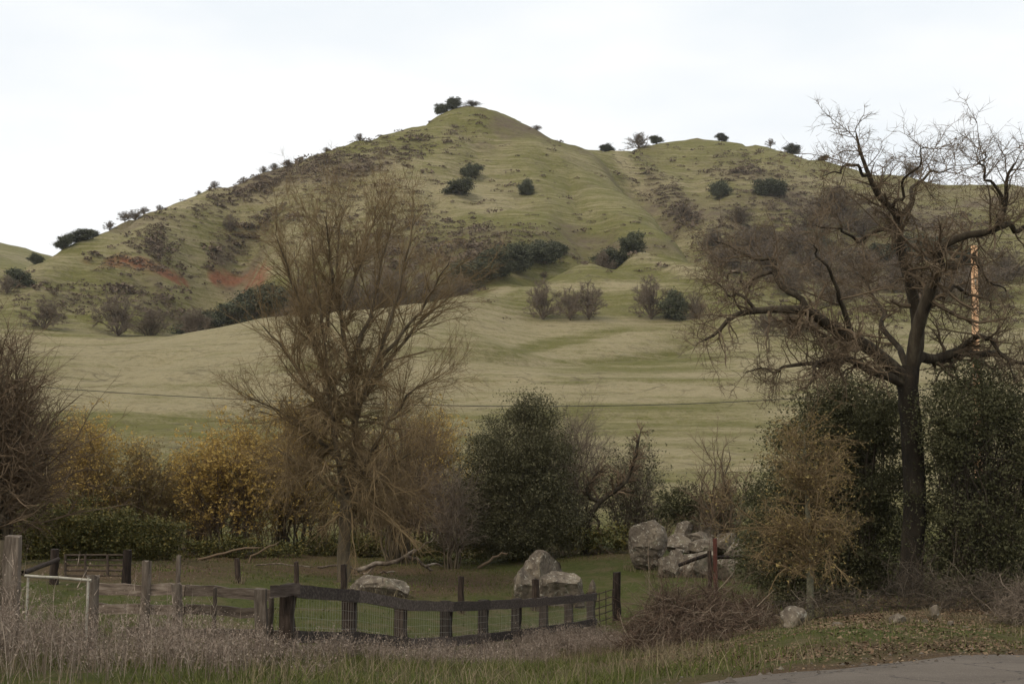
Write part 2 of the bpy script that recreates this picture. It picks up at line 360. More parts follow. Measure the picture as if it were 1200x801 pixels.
CARVE = [([(215, 362, 402), (240, 328, 450), (262, 305, 490), (292, 274, 535)], 14, 16), ([(738, 196, 665), (780, 246, 595), (820, 286, 543), (850, 322, 495), (872, 350, 452)], 13, 15), ([(330, 318, 440), (345, 285, 480), (370, 255, 520)], 10, 8), ([(620, 250, 520), (600, 200, 570)], 9, 2.5), ([(480, 300, 450), (470, 250, 510)], 11, 7), ([(700, 300, 455), (690, 250, 520)], 9, 2.5), ([(880, 300, 540), (900, 250, 620)], 11, 11), ([(960, 320, 480), (1000, 260, 610)], 12, 11), ([(600, 330, 396), (640, 312, 424), (700, 305, 442), (760, 304, 443), (822, 313, 432), (850, 330, 420)], 15, 6), ([(850, 345, 445), (862, 325, 470), (840, 300, 515)], 12, 9), ([(540, 447, 228), (700, 443, 233), (840, 446, 229)], 2.5, 1.3), ([(600, 352, 363), (700, 350, 366), (820, 347, 370)], 2.5, 1.3), ([(140, 340, 425), (150, 318, 452)], 9, 5), ([(110, 310, 461), (155, 312, 463), (200, 324, 450), (235, 336, 436)], 3.5, 3.2), ([(245, 336, 436), (300, 334, 426)], 3.5, 3.0), ([(90, 365, 390), (100, 330, 440)], 9, 5), ([(390, 300, 455), (420, 230, 540)], 9, 5), ([(560, 200, 560), (590, 150, 615)], 9, 3), ([(650, 200, 590), (700, 280, 470)], 8, 3.5),
         ([(80, 500, 170), (180, 492, 178), (300, 478, 192), (380, 470, 200)], 5, 2.6), ([(100, 470, 203), (200, 476, 196), (260, 470, 202)], 4, 1.8), ([(120, 530, 135), (230, 520, 145), (330, 505, 160)], 5, 2.0), ([(560, 425, 265), (680, 408, 290), (830, 380, 330)], 6, 5.0), ([(500, 470, 205), (700, 460, 215), (900, 462, 213)], 4, .9), ([(180, 430, 255), (120, 445, 238)], 6, 2.2)]
CARVE = [(np.array([PT(*q)[:2] for q in p]), w, d) for p, w, d in CARVE]
def carve(x, y):
    out = np.zeros(len(x))
    for p, w, dep in CARVE:
        best = np.full(len(x), 1e9)
        for a, b in zip(p[:-1], p[1:]):
            e = b - a; t = np.clip(((x - a[0]) * e[0] + (y - a[1]) * e[1]) / (e @ e), 0, 1)
            best = np.minimum(best, (x - a[0] - t * e[0]) ** 2 + (y - a[1] - t * e[1]) ** 2)
        out -= dep * np.exp(-best / (w * w))
    return out
def gz(x, y, detail=True):
    x = np.asarray(x, float); y = np.asarray(y, float); sh = x.shape; x = x.ravel(); y = y.ravel()
    u, v = uv(x, y); w = np.zeros(len(x))
    for s in range(0, len(x), 20000):
        e = slice(s, s + 20000)
        w[e] = _phi((u[e, None] - _u) ** 2 + (v[e, None] - _v) ** 2) @ TP[:n_] + TP[n_] + TP[n_ + 1] * u[e] + TP[n_ + 2] * v[e]
    z = w * (np.maximum(y, -22) + 26.0)
    if detail:
        z = z + carve(x, y)
        far = sstep(330, 430, y); fld = sstep(80, 120, y) * (1 - far); near = 1 - sstep(60, 100, y)
        z = z + far * (3.2 * fbm(x / 62, y / 95, 4) + 1.1 * fbm(x / 13, y / 17, 4) - 2.6 * np.maximum(0, .22 - np.abs(fbm(x / 48 + 5, y / 110 + 3, 3))) / .22)
        z = z + fld * (1.1 * fbm(x / 60 + 3, y / 22, 3) + .9 * np.minimum(0, fbm((x + .35 * y) / 70 + 8, (y - .25 * x) / 17 + 2, 2) + .1))
        rd = sstep(0.0, 2.5, road_s(x, y))
        z = z + near * rd * (0.07 * fbm(x / 2.2, y / 2.6, 3) + .03 * fbm(x / .5, y / .5, 2))
    return z.reshape(sh)
def G(x, y): return float(gz(np.array([x]), np.array([y]))[0])
def hit(px, py, d0=6, d1=1400):
    D = np.exp(np.linspace(math.log(d0), math.log(d1), 1500)); r_ = ray(px, py)
    h = CAMZ + r_[2] * D - gz(r_[0] * D, D)
    k = np.argmax(h < 0)
    if h[k] >= 0: return None
    a = D[k]; return np.array([r_[0] * a, a, G(r_[0] * a, a)])

yr = np.exp(np.linspace(math.log(3.5), math.log(3430), 470)); 
# denser rows where the hills are seen
yr = np.unique(np.concatenate([yr[yr < 95], np.linspace(95, 330, 95), np.linspace(330, 780, 180), np.exp(np.linspace(math.log(785), math.log(3430), 50))])) - 26 + 0
yr = np.where(yr < 90, yr, yr)
uc = np.sinh(np.linspace(-1.75, 1.75, 320)); uc = uc / uc.max() * 1.05
YY, UU = np.meshgrid(yr, uc, indexing='ij')
XX = UU * (YY + 26 + 6)
ZZ = gz(XX, YY)
nr_, nc_ = XX.shape
ii = (np.arange(nr_ - 1)[:, None] * nc_ + np.arange(nc_ - 1)[None]).ravel()
GV = np.stack([XX, YY, ZZ], -1).reshape(-1, 3)
gm = mesh('ground', GV, None, np.stack([ii, ii + 1, ii + nc_ + 1, ii + nc_], -1), smooth=True)
PX, PY = project(GV); gy = GV[:, 1]; gx = GV[:, 0]
def blob(cx, cy, rx, ry, rot=0, soft=1.0, d0=-99, d1=9999):
    a = math.radians(rot); dx = PX - cx; dy = PY - cy
    X = (dx * math.cos(a) + dy * math.sin(a)) / rx; Y = (-dx * math.sin(a) + dy * math.cos(a)) / ry
    n = fbm(gx / (rx * .012 * np.maximum(gy, 20) ** .6 + .2), gy / (ry * .02 * np.maximum(gy, 20) ** .6 + .4), 3) * .35
    return np.clip((1.15 + n - np.sqrt(X * X + Y * Y)) / soft, 0, 1) * (gy > d0) * (gy < d1)
dry = np.zeros(len(GV)); red = dry.copy(); brn = dry.copy(); lit = dry.copy()
def mx(a, b): np.maximum(a, b, out=a)
# dry straw-coloured grass
fieldm = sstep(80, 115, gy) * (1 - sstep(335, 365, gy))
dry += fieldm * np.clip(.76 + .45 * fbm(gx / 55, gy / 24, 4), 0, 1)
dry += sstep(335, 365, gy) * np.clip(.20 + .5 * fbm(gx / 80, gy / 60, 4), 0, .8)
for b in [(190, 420, 170, 34, -6), (380, 400, 200, 30, -3), (670, 414, 170, 9, -14), (620, 436, 110, 8, -8), (690, 400, 130, 12, -4), (620, 470, 260, 18, 0), (280, 210, 120, 8, -25), (740, 205, 12, 60, -35)]: mx(dry, 1.0 * blob(*b, soft=.8, d0=100))
for b in [(230, 500, 190, 14, 4), (140, 520, 130, 16, 6), (650, 402, 100, 6, -12), (690, 445, 160, 3, 0), (760, 425, 130, 12, -3), (700, 480, 200, 7, 0)]: dry *= 1 - .9 * blob(*b, soft=.7, d0=100)
for b in [(700, 304, 120, 8, -6), (790, 314, 70, 8, 14), (690, 336, 90, 7, 0), (600, 335, 50, 6, -25)]: mx(dry, .9 * blob(*b, soft=.8, d0=340, d1=420))  # straw knoll rim; the lit crest is also put into this colour
for b in [(740, 325, 70, 9, 0), (640, 352, 60, 3, 0), (700, 366, 120, 4, 0)]: dry *= 1 - .8 * blob(*b, soft=.8, d0=340, d1=420)  # greener knoll front; its shade is put into the grass colour
dry *= 1 - .6 * blob(660, 235, 120, 55, 25, soft=.9, d0=300)
# red road cut
for b in [(118, 306, 30, 4, 2), (155, 308, 38, 6.5, 6), (190, 318, 28, 5.5, 28), (262, 327, 22, 12, 15), (293, 326, 22, 12, -10), (330, 360, 12, 3, 0)]: mx(red, blob(*b, soft=.3, d0=330) * np.clip(.7 + .9 * fbm(gx / 2.2, gy / 14, 3), 0, 1))
# bare brown scrubby slopes
for b in [(330, 205, 130, 16, -24), (420, 195, 60, 14, -15), (175, 290, 25, 12, 30), (275, 290, 42, 14, -35), (300, 268, 30, 8, -30), (460, 300, 70, 40, 0), (540, 268, 80, 10, 5), (560, 290, 50, 14, 10),
          (870, 195, 55, 18, 5), (930, 235, 70, 40, 10), (960, 290, 90, 45, 0), (800, 250, 20, 60, -40), (1080, 260, 100, 25, 8), (1050, 330, 160, 40, 0), (170, 350, 60, 14, 30), (90, 350, 50, 12, 0)]: mx(brn, .95 * blob(*b, soft=1.0, d0=330))
mx(brn, .9 * blob(862, 305, 30, 34, -20, soft=.9, d0=430)); mx(brn, .6 * blob(970, 270, 230, 80, 0, soft=1.0, d0=420)); mx(brn, .85 * blob(690, 290, 130, 11, 0, soft=1, d0=432))
mx(brn, sstep(420, 450, gy) * np.clip(1.6 * fbm(gx / 24 + 40, gy / 30 + 7, 4) - .35, 0, .75))
brn *= np.clip(.75 + .8 * fbm(gx / 26, gy / 26, 3), 0.1, 1.2)
# near ground: leaf litter and bare dirt under and beside the trees
for b in [(520, 685, 110, 14, -4), (430, 668, 190, 10, 0), (160, 668, 160, 14, 0), (250, 650, 260, 14, 0), (620, 645, 140, 12, 0)]: mx(lit, .95 * blob(*b, soft=.8, d0=24, d1=85))
for b in [(810, 745, 110, 30, 0), (1080, 705, 260, 34, 0), (900, 768, 190, 9, -6), (1080, 755, 170, 9, -3), (720, 770, 90, 12, 0)]: mx(lit, .95 * blob(*b, soft=.8, d0=10, d1=60))
rs = road_s(gx, gy)
mx(lit, (1 - sstep(.2, 1.6, rs + .8 * fbm(gx / 1.3, gy / 1.3, 3))) * (gy < 40))
lit *= 1 - .8 * blob(1010, 742, 140, 9, 0, soft=.8, d1=40)
ca = gm.color_attributes.new('zone', 'FLOAT_COLOR', 'POINT')
nearm = 1 - sstep(62, 95, gy)
cl = np.stack([np.clip(dry, 0, 1), np.clip(red, 0, 1), np.clip(brn, 0, 1), np.clip(lit, 0, 1)], -1).astype(np.float32)
ca.data.foreach_set('color', cl.ravel())
ca2 = gm.color_attributes.new('near', 'FLOAT_COLOR', 'POINT')
ca2.data.foreach_set('color', np.stack([nearm, nearm, nearm, np.ones(len(GV))], -1).astype(np.float32).ravel())

def ground_mat():
    m = bpy.data.materials.new('grassland'); m.use_nodes = True; t = m.node_tree; t.nodes.clear(); L = t.links.new
    def nd(ty, **k):
        n = t.nodes.new(ty)
        for a, b in k.items(): setattr(n, a, b)
        return n
    o = nd('ShaderNodeOutputMaterial'); p = nd('ShaderNodeBsdfPrincipled'); p.inputs['Roughness'].default_value = .95; p.inputs['Specular IOR Level'].default_value = .08
    geo = nd('ShaderNodeNewGeometry'); z = nd('ShaderNodeAttribute', attribute_name='zone'); nr = nd('ShaderNodeAttribute', attribute_name='near')
    sep = nd('ShaderNodeSeparateColor'); L(z.outputs['Color'], sep.inputs['Color'])
    def noise(sc, st=(1, 1, 1), det=5, rg=.6):
        mpn = nd('ShaderNodeMapping'); mpn.inputs['Scale'].default_value = st; L(geo.outputs['Position'], mpn.inputs['Vector'])
        n = nd('ShaderNodeTexNoise'); n.inputs['Scale'].default_value = sc; n.inputs['Detail'].default_value = det; n.inputs['Roughness'].default_value = rg
        L(mpn.outputs['Vector'], n.inputs['Vector']); return n.outputs['Fac']
    def rng_(v, a, b, c=0., d=1.):
        n = nd('ShaderNodeMapRange'); n.inputs['From Min'].default_value = a; n.inputs['From Max'].default_value = b; n.inputs['To Min'].default_value = c; n.inputs['To Max'].default_value = d; L(v, n.inputs['Value']); return n.outputs['Result']
    def mixc(f, a, b):
        n = nd('ShaderNodeMix', data_type='RGBA')
        for s, v in (('Factor', f), ('A', a), ('B', b)):
            if isinstance(v, (int, float)): n.inputs[s].default_value = v
            elif isinstance(v, tuple): n.inputs[s].default_value = (*v, 1)
            else: L(v, n.inputs[s])
        return n.outputs['Result']
    def ma(op, a, b):
        n = nd('ShaderNodeMath', operation=op)
        for i, v in enumerate((a, b)):
            if isinstance(v, (int, float)): n.inputs[i].default_value = v
            else: L(v, n.inputs[i])
        return n.outputs[0]
    contour = noise(1.0, (.05, .05, .85), 5, .65)          # cattle terraces follow the contour
    fine = noise(.55, (1, 1, 1.2), 6, .7); speck = noise(.16, (1, 1, 1.6), 6, .75)
    tuft = noise(2.2, (1, 1, 1.5), 4, .75)
    green = mixc(rng_(fine, .35, .65), (.118, .115, .034), (.195, .176, .060))
    straw = mixc(rng_(fine, .35, .65), (.27, .222, .12), (.40, .338, .198))
    d = ma('ADD', sep.outputs['Red'], rng_(contour, .35, .65, -.42, .42)); d = ma('ADD', d, rng_(speck, .35, .65, -.22, .22)); d = ma('ADD', d, rng_(tuft, .3, .7, -.4, .4))
    cl_ = nd('ShaderNodeClamp'); L(d, cl_.inputs['Value'])
    c = mixc(cl_.outputs['Result'], green, straw)
    dark = rng_(speck, .56, .70, 0, .6)
    c = mixc(dark, c, (.10, .082, .045))
    c = mixc(rng_(fine, .54, .66, 0, .42), c, (.085, .076, .036))
    c = mixc(rng_(tuft, .56, .70, 0, .35), c, (.10, .088, .044))
    sz = nd('ShaderNodeSeparateXYZ'); L(geo.outputs['Position'], sz.inputs[0])
    ph = ma('FRACT', ma('ADD', ma('MULTIPLY', sz.outputs['Z'], .30), ma('MULTIPLY', noise(.03, (1, 1, 1), 4, .6), 9.0)), 0)
    trail = ma('MULTIPLY', rng_(ph, .0, .16, 1, 0), rng_(noise(.02, (1, 1, 2), 3), .46, .60))
    c = mixc(ma('MULTIPLY', trail, .8), c, (.12, .098, .058))
    b = ma('MULTIPLY', sep.outputs['Blue'], rng_(speck, .34, .58, .25, 1.1)); clb = nd('ShaderNodeClamp'); L(b, clb.inputs['Value'])
    c = mixc(clb.outputs['Result'], c, mixc(rng_(fine, .3, .7), (.098, .07, .048), (.17, .128, .088)))
    rr = ma('MULTIPLY', sep.outputs['Green'], rng_(fine, .3, .5, .55, 1.3)); clr = nd('ShaderNodeClamp'); L(rr, clr.inputs['Value'])
    c = mixc(clr.outputs['Result'], c, mixc(rng_(noise(.9), .35, .65), (.20, .08, .043), (.30, .145, .08)))
    # near ground
    n1 = noise(1.1, det=6); n2 = noise(9, det=5, rg=.7); n3 = noise(28, det=4)
    ng = mixc(rng_(n2, .35, .65), (.048, .055, .014), (.088, .092, .026))
    ng = mixc(rng_(n1, .48, .66), ng, (.115, .090, .045))
    nl = mixc(rng_(n3, .35, .65), (.045, .028, .016), (.135, .088, .050))
    nl = mixc(rng_(n2, .58, .68), nl, (.20, .145, .085))
    la = ma('ADD', z.outputs['Alpha'], rng_(n2, .35, .65, -.35, .35)); la = ma('MULTIPLY', la, rng_(z.outputs['Alpha'], .02, .2)); cll = nd('ShaderNodeClamp'); L(la, cll.inputs['Value'])
    ng = mixc(cll.outputs['Result'], ng, nl)
    c = mixc(nr.outputs['Fac'], c, ng)
    L(c, p.inputs['Base Color'])
    hgt = ma('ADD', ma('MULTIPLY', contour, .9), ma('MULTIPLY', ma('ADD', fine, ma('MULTIPLY', tuft, .5)), .8)); 
    hn = ma('MULTIPLY', ma('ADD', n2, n3), .05)
    hmix = nd('ShaderNodeMix', data_type='FLOAT'); L(nr.outputs['Fac'], hmix.inputs['Factor']); L(hgt, hmix.inputs['A']); L(hn, hmix.inputs['B'])
    bp = nd('ShaderNodeBump'); bp.inputs['Strength'].default_value = .9; bp.inputs['Distance'].default_value = 1.5; L(hmix.outputs['Result'], bp.inputs['Height']); L(bp.outputs['Normal'], p.inputs['Normal'])
    L(p.outputs['BSDF'], o.inputs['Surface']); return m
put('ground', gm, ground_mat(), kind='structure')

# ------------------------------------------------------------------ the road
def asphalt_extra(t, mpn, col):
    n = t.nodes.new('ShaderNodeTexNoise'); n.inputs['Scale'].default_value = 60; n.inputs['Detail'].default_value = 3
    t.links.new(mpn.outputs['Vector'], n.inputs['Vector'])
    mr = t.nodes.new('ShaderNodeMapRange'); mr.inputs['From Min'].default_value = .6; mr.inputs['From Max'].default_value = .72
    t.links.new(n.outputs['Fac'], mr.inputs['Value'])
    m2 = t.nodes.new('ShaderNodeMix'); m2.data_type = 'RGBA'; t.links.new(mr.outputs['Result'], m2.inputs['Factor']); t.links.new(col, m2.inputs['A']); m2.inputs['B'].default_value = (.22, .19, .155, 1)
    col = m2.outputs['Result']
    v = t.nodes.new('ShaderNodeTexVoronoi'); v.feature = 'DISTANCE_TO_EDGE'; v.inputs['Scale'].default_value = .55
    w = t.nodes.new('ShaderNodeTexNoise'); w.inputs['Scale'].default_value = 2.2; w.inputs['Detail'].default_value = 5
    t.links.new(mpn.outputs['Vector'], w.inputs['Vector']); va = t.nodes.new('ShaderNodeVectorMath'); va.operation = 'ADD'; t.links.new(mpn.outputs['Vector'], va.inputs[0]); t.links.new(w.outputs['Color'], va.inputs[1]); t.links.new(va.outputs[0], v.inputs['Vector'])
    m4 = t.nodes.new('ShaderNodeMapRange'); m4.inputs['From Min'].default_value = .004; m4.inputs['From Max'].default_value = .016; m4.inputs['To Min'].default_value = .75; m4.inputs['To Max'].default_value = 0; t.links.new(v.outputs['Distance'], m4.inputs['Value'])
    m5 = t.nodes.new('ShaderNodeMix'); m5.data_type = 'RGBA'; t.links.new(m4.outputs['Result'], m5.inputs['Factor']); t.links.new(col, m5.inputs['A']); m5.inputs['B'].default_value = (.03, .026, .022, 1)
    return m5.outputs['Result']
M['asphalt'] = mat('asphalt', [(.078, .062, .048), (.105, .085, .066), (.13, .106, .084)], .7, .92, .008, 70, extra=asphalt_extra, lo=.3, hi=.7)
ss = np.linspace(-24, 60, 240); ex = np.array([-60, -25, -10, -3, 1.9, 4.0, 6.4, 9.5, 14, 22, 40, 90]); ey = np.array([-32, -7, 4.5, 10.2, 14.4, 16.1, 17.5, 18.8, 20.2, 21.8, 23.5, 24])
yE = np.interp(ss, ex, ey); yE = np.convolve(np.pad(yE, 9, mode='edge'), np.ones(19) / 19, 'valid')
jag = .16 * fbm(ss / .9, ss * 0 + 3, 4)
rv = []; offs = [.0, .35, 1.2, 2.4, 3.8, 5.2, 6.6, 7.4]
nx = np.gradient(yE, ss); nl_ = np.sqrt(1 + nx ** 2)
for k, of in enumerate(offs):
    oo = of + (jag if k == 0 else 0)
    X = ss + nx / nl_ * oo; Y = yE - oo / nl_
    rv.append(np.stack([X, Y, gz(X, Y, False) + .012 + .03 * math.sin(math.pi * min(1, of / 7.4))], -1))
rv = np.array(rv); nk, ns = rv.shape[:2]
i0 = (np.arange(nk - 1)[:, None] * ns + np.arange(ns - 1)).ravel()
put('road', mesh('road', rv, None, np.stack([i0 + ns, i0 + ns + 1, i0 + 1, i0], -1), True), M['asphalt'], kind='structure')

# ------------------------------------------------------------------ trees on the hills
def far_evergreen(seed):
    r = np.random.default_rng(seed); root = bpy.data.objects.new('evergreen_oak', None); COL.objects.link(root)
    ell = [(0, 0, .46, .34, .34, .38)] + [(.30 * math.cos(a), .30 * math.sin(a), .20 + .48 * r.random(), .12 + .14 * r.random(), .12 + .14 * r.random(), .10 + .13 * r.random()) for a in r.random(11) * 6.28]
    mb = MB(); c, pts = clumps(r, ell, 320, 34, .055, .5); pts[:, 2] = np.maximum(pts[:, 2], .02); leaves(mb, pts, .020, r, .8)
    mb.build('crown', M['far_leaf'], root)
    tb = MB(); tubes(tb, polyline([(0, 0, -.12), (.02, 0, .2), (0, .02, .5)], 4), np.array([.05, .04, .03, .02]), 6, r=r)
    tubes(tb, np.array([[[0, 0, .2], [.1 * a, .1 * b, .35], [.2 * a, .2 * b, .5]] for a, b in np.clip(r.normal(size=(6, 2)), -1.3, 1.3)]), np.tile([.02, .015, .01], (6, 1)), 4, r=r)
    tb.build('trunk', M['bark'], root); return root
def far_bare(seed):
    r = np.random.default_rng(seed); root = bpy.data.objects.new('bare_oak', None); COL.objects.link(root)
    tp = polyline([(0, 0, -.12), (.01, 0, .06), (-.01, .01, .14)], 4); tr = np.array([.035, .03, .026, .022])
    tb = MB(); tubes(tb, tp, tr, 6, False, r=r); tb.build('trunk', M['bark'], root)
    cb = MB(); n1 = 16; az = np.arange(n1) * 2.4 + r.random(n1)
    el = np.radians(np.linspace(-18, 85, n1)); L = .42 + .06 * r.random(n1)
    e = np.stack([np.cos(az) * np.cos(el) * .44, np.sin(az) * np.cos(el) * .44, .36 + np.sin(el) * L * 1.2], -1)
    P1 = np.array([polyline([(0, 0, .11), tuple(.5 * q + np.array([0, 0, .10 + .03 * r.normal()])), tuple(q)], 6, r, .012) for q in e]); R1 = np.tile(np.linspace(.016, .005, 6), (n1, 1))
    tubes(cb, P1, R1, 4, r=r)
    P2, R2_ = grow(r, P1, R1, 260, .3, 1, 55, 18, .22, 4, .16, .02, .6, .0042); tubes(cb, P2, R2_, 3, r=r)
    P3, R3 = grow(r, P2, R2_, 3600, .2, 1, 50, 22, .11, 2, .2, .01, .6, .0042); tubes(cb, P3, R3, 3, r=r)
    cb.build('crown', M['far_twig'], root); return root
def far_shrub(seed):
    r = np.random.default_rng(seed); root = bpy.data.objects.new('leafless_shrub', None); COL.objects.link(root)
    n1 = 26; az = r.random(n1) * 6.28; el = np.radians(r.uniform(12, 88, n1)); q = np.stack([np.cos(az) * np.cos(el) * .46, np.sin(az) * np.cos(el) * .46, np.sin(el) * .82 + .06], -1)
    P1 = np.array([polyline([(0, 0, -.1), tuple(.5 * k + np.array([0, 0, .06])), tuple(k)], 5, r, .02) for k in q]); R1 = np.tile(np.linspace(.012, .004, 5), (n1, 1))
    sb = MB(); tubes(sb, P1, R1, 3, r=r); sb.build('stems', M['bark'], root)
    cb = MB(); P2, R2_ = grow(r, P1, R1, 340, .25, 1, 50, 18, .22, 3, .16, .0, .6, .0042); tubes(cb, P2, R2_, 3, r=r)
    P3, R3 = grow(r, P2, R2_, 3200, .2, 1, 50, 22, .11, 2, .2, .0, .6, .0042); tubes(cb, P3, R3, 3, r=r)
    cb.build('crown', M['far_twig'], root); return root
PROTO = {'e': [far_evergreen(s) for s in (1, 2, 3, 4)], 'b': [far_bare(s) for s in (5, 6, 7)], 's': [far_shrub(s) for s in (8, 9, 10)]}
used = set(); _fr = np.random.default_rng(77)
def far_tree(kind, px, py, w, h, label, group=None, D=None):
    p = hit(px, py) if D is None else None
    if p is None:
        r_ = ray(px, py); D = D or 480; p = np.array([r_[0] * D, D, G(r_[0] * D, D)])
    k = _fr.integers(len(PROTO[kind])); src = PROTO[kind][k]
    if (kind, k) in used: o = copy_tree(src)
    else: o = src; used.add((kind, k))
    s = p[1] / F; o.location = (p[0], p[1], p[2] - .10 * h * s)
    w = w * (1.0 if kind == 'e' else 1.22); o.scale = (w * s * 1.08, w * s * (1.0 + .2 * _fr.random()), h * s * 1.16); o.rotation_euler = (0, 0, _fr.random() * 6.28)
    tag(o, label, {'e': 'tree', 'b': 'tree', 's': 'shrub'}[kind], group); return o
def ridge_D(px):
    D = np.linspace(400, 820, 260); x = (px - 600) / F * D * 1.01
    return float(D[np.argmax((gz(x, D) - CAMZ) / D)]) - 1.0
FT = far_tree
FT('e', 552, 209, 25, 21, 'small round dark oak just upslope of a wider oak on the open main hill')
FT('e', 538, 229, 36, 22, 'wide low dark oak just downslope of a smaller oak on the open main hill')
FT('e', 617, 229, 20, 21, 'lone round dark oak beside a rocky patch on the open main hill')
FT('e', 517, 140, 16, 15, 'smaller dark oak of the pair on the very summit of the main hill', None, ridge_D(517))
FT('e', 532, 136, 19, 16, 'larger dark oak of the pair on the very summit of the main hill', None, ridge_D(532))
FT('s', 553, 135, 22, 6, 'low flat scrub on the bare summit crest just beyond two dark oaks', None, ridge_D(553))
FT('s', 628, 152, 12, 6, 'low scrub on the skyline crest partway down from the summit', None, ridge_D(628))
FT('e', 716, 304, 40, 31, 'broad brownish oak on top of the grassy knoll beside a darker green one', None, 414)
FT('s', 708, 305, 30, 26, 'leafless shrub growing against the broad oak on top of the knoll', None, 408)
FT('e', 742, 303, 30, 29, 'dark green oak on the grassy knoll beside a broader brownish one', None, 412)
for a in [(640, 308, 38, 28), (622, 312, 38, 32), (600, 319, 44, 38), (580, 327, 44, 38), (560, 334, 42, 36), (655, 302, 22, 18), (545, 338, 38, 34)]: FT('e', *a, 'dark evergreen oak crowded into the gully behind the grassy knoll', 'evergreen oaks in the gully behind the knoll')
for a in [(525, 345, 46, 42), (498, 352, 48, 52), (470, 356, 50, 56), (440, 360, 50, 58), (415, 364, 46, 56), (540, 340, 34, 34), (455, 350, 50, 60), (360, 368, 44, 50), (385, 366, 44, 54)]: FT('s', *a, 'leafless brown thicket shrub in the hollow behind the tall bare tree', 'brown shrubs in the hollow', 380)
FT('b', 636, 375, 38, 46, 'tallest leafless oak of three in a row at the foot of the knoll')
FT('b', 668, 375, 26, 38, 'slender leafless oak between two wider ones at the foot of the knoll')
FT('b', 690, 375, 36, 44, 'wide leafless oak ending the row of three at the foot of the knoll')
FT('b', 763, 374, 44, 50, 'tall rounded leafless oak beside a dark evergreen below the knoll')
FT('e', 791, 375, 36, 38, 'dark evergreen oak between two leafless trees at the foot of the knoll')
FT('s', 816, 374, 28, 34, 'leafless brown shrub beyond the dark evergreen at the foot of the knoll')
FT('s', 638, 326, 9, 8, 'single tiny shrub on the bare shoulder of the knoll')
FT('b', 52, 386, 44, 36, 'leafless oak standing alone on the low slope under the red road cut')
FT('b', 138, 394, 52, 50, 'big leafless oak at the pasture crest below the left spur', None, 372)
FT('s', 176, 394, 44, 32, 'low brown shrub beside the big leafless oak at the pasture crest', None, 374)
FT('b', 226, 390, 42, 34, 'round leafless brown tree in front of dark evergreens at the pasture crest', None, 376)
for a in [(222, 378, 44, 40), (246, 376, 54, 44), (272, 378, 48, 42), (300, 374, 50, 46), (325, 372, 44, 42), (345, 370, 40, 38)]: FT('e', *a, 'dark evergreen oak in the row behind the pasture crest below the red cut', 'evergreen oaks behind the pasture crest', 394)
FT('s', 334, 376, 34, 26, 'small leafless shrub in front of the evergreen row at the pasture crest', None, 350)
FT('s', 271, 278, 20, 22, 'lone leafless shrub on the smooth green slope above the gully with red soil')
FT('e', 22, 337, 30, 26, 'round evergreen oak low on the far left shoulder of the spur')
FT('e', 42, 313, 18, 14, 'small evergreen oak near the foot of the spur skyline', None, 455)
FT('b', 8, 345, 26, 22, 'small leafless oak beside the round evergreen at the foot of the spur')
for a in [(75, 302, 22, 20), (93, 296, 26, 16), (106, 291, 16, 12)]: FT('e', *a, 'dark evergreen oak in the clump low on the spur skyline', 'evergreen clump on the spur skyline', ridge_D(a[0]))
for a in [(128, 282, 14, 11), (146, 276, 16, 12), (158, 271, 22, 13), (168, 267, 12, 9)]: FT('b', *a, 'small leafless oak in the row along the spur skyline', 'leafless oaks on the spur skyline', ridge_D(a[0]))
for a in [(186, 263, 9, 8), (232, 245, 8, 6), (252, 235, 12, 9), (308, 213, 12, 8), (322, 208, 12, 8), (338, 203, 14, 8), (382, 187, 9, 6), (422, 174, 12, 9)]: FT('s', *a, 'tiny bush dotted along the long skyline below the summit', 'bushes on the long skyline', ridge_D(a[0]))
FT('e', 710, 179, 19, 9, 'low flat evergreen in the saddle between the two hilltops', None, ridge_D(720))
FT('b', 748, 174, 27, 19, 'leafless spreading oak on the saddle skyline beside a small dark one', None, ridge_D(748))
FT('e', 769, 171, 15, 12, 'small dark oak on the saddle skyline beside a leafless one', None, ridge_D(769))
FT('e', 846, 165, 15, 9, 'small dark bush on the very top of the second hill', None, ridge_D(846))
FT('b', 903, 176, 10, 10, 'thin tiny leafless tree on the skyline just past the second hilltop', None, ridge_D(903))
FT('e', 928, 184, 18, 12, 'small dark bush on the falling skyline of the second hill', None, ridge_D(928))
FT('e', 965, 191, 12, 7, 'tiny low bush on the skyline behind the big bare oak', None, ridge_D(965))
FT('b', 1069, 209, 28, 20, 'leafless round tree on the far skyline seen through the big bare oak', None, ridge_D(1069))
FT('e', 844, 233, 23, 25, 'upright dark oak on the scrubby face of the second hill')
FT('e', 902, 230, 34, 23, 'wide dark oak on the scrubby face of the second hill')
for a in [(1035, 308, 46, 26), (1075, 305, 42, 34), (1100, 300, 36, 26), (955, 290, 30, 26), (1130, 318, 40, 28)]: FT('e', *a, 'evergreen oak in the dark band across the second hill behind the big bare oak', 'evergreen oaks on the second hill')
for a in [(865, 262, 36, 20), (880, 300, 54, 32), (905, 320, 56, 36), (935, 300, 60, 38), (985, 255, 70, 36), (1010, 280, 60, 34), (960, 325, 62, 42), (1000, 330, 62, 42), (1050, 340, 66, 42), (1100, 350, 66, 42), (1150, 350, 66, 42), (925, 345, 58, 42), (980, 358, 58, 40), (835, 290, 34, 22), (800, 255, 24, 16), (1180, 330, 64, 42), (850, 315, 40, 28), (955, 280, 60, 36), (900, 290, 50, 30)]:
    FT('s', *a, 'leafless brown shrub on the scrubby lower face of the second hill', 'brown shrubs on the second hill')
for a in [(898, 394, 34, 32), (925, 394, 36, 36), (955, 392, 30, 30)]: FT('b', *a, 'leafless oak at the back edge of the pasture under the second hill', 'leafless oaks at the pasture edge')
FT('s', 165, 548, 30, 22, 'small leafless shrub alone at the bottom edge of the pasture', None, 112)
FT('e', 232, 568, 30, 16, 'low dark evergreen bush at the bottom edge of the pasture', None, 108)

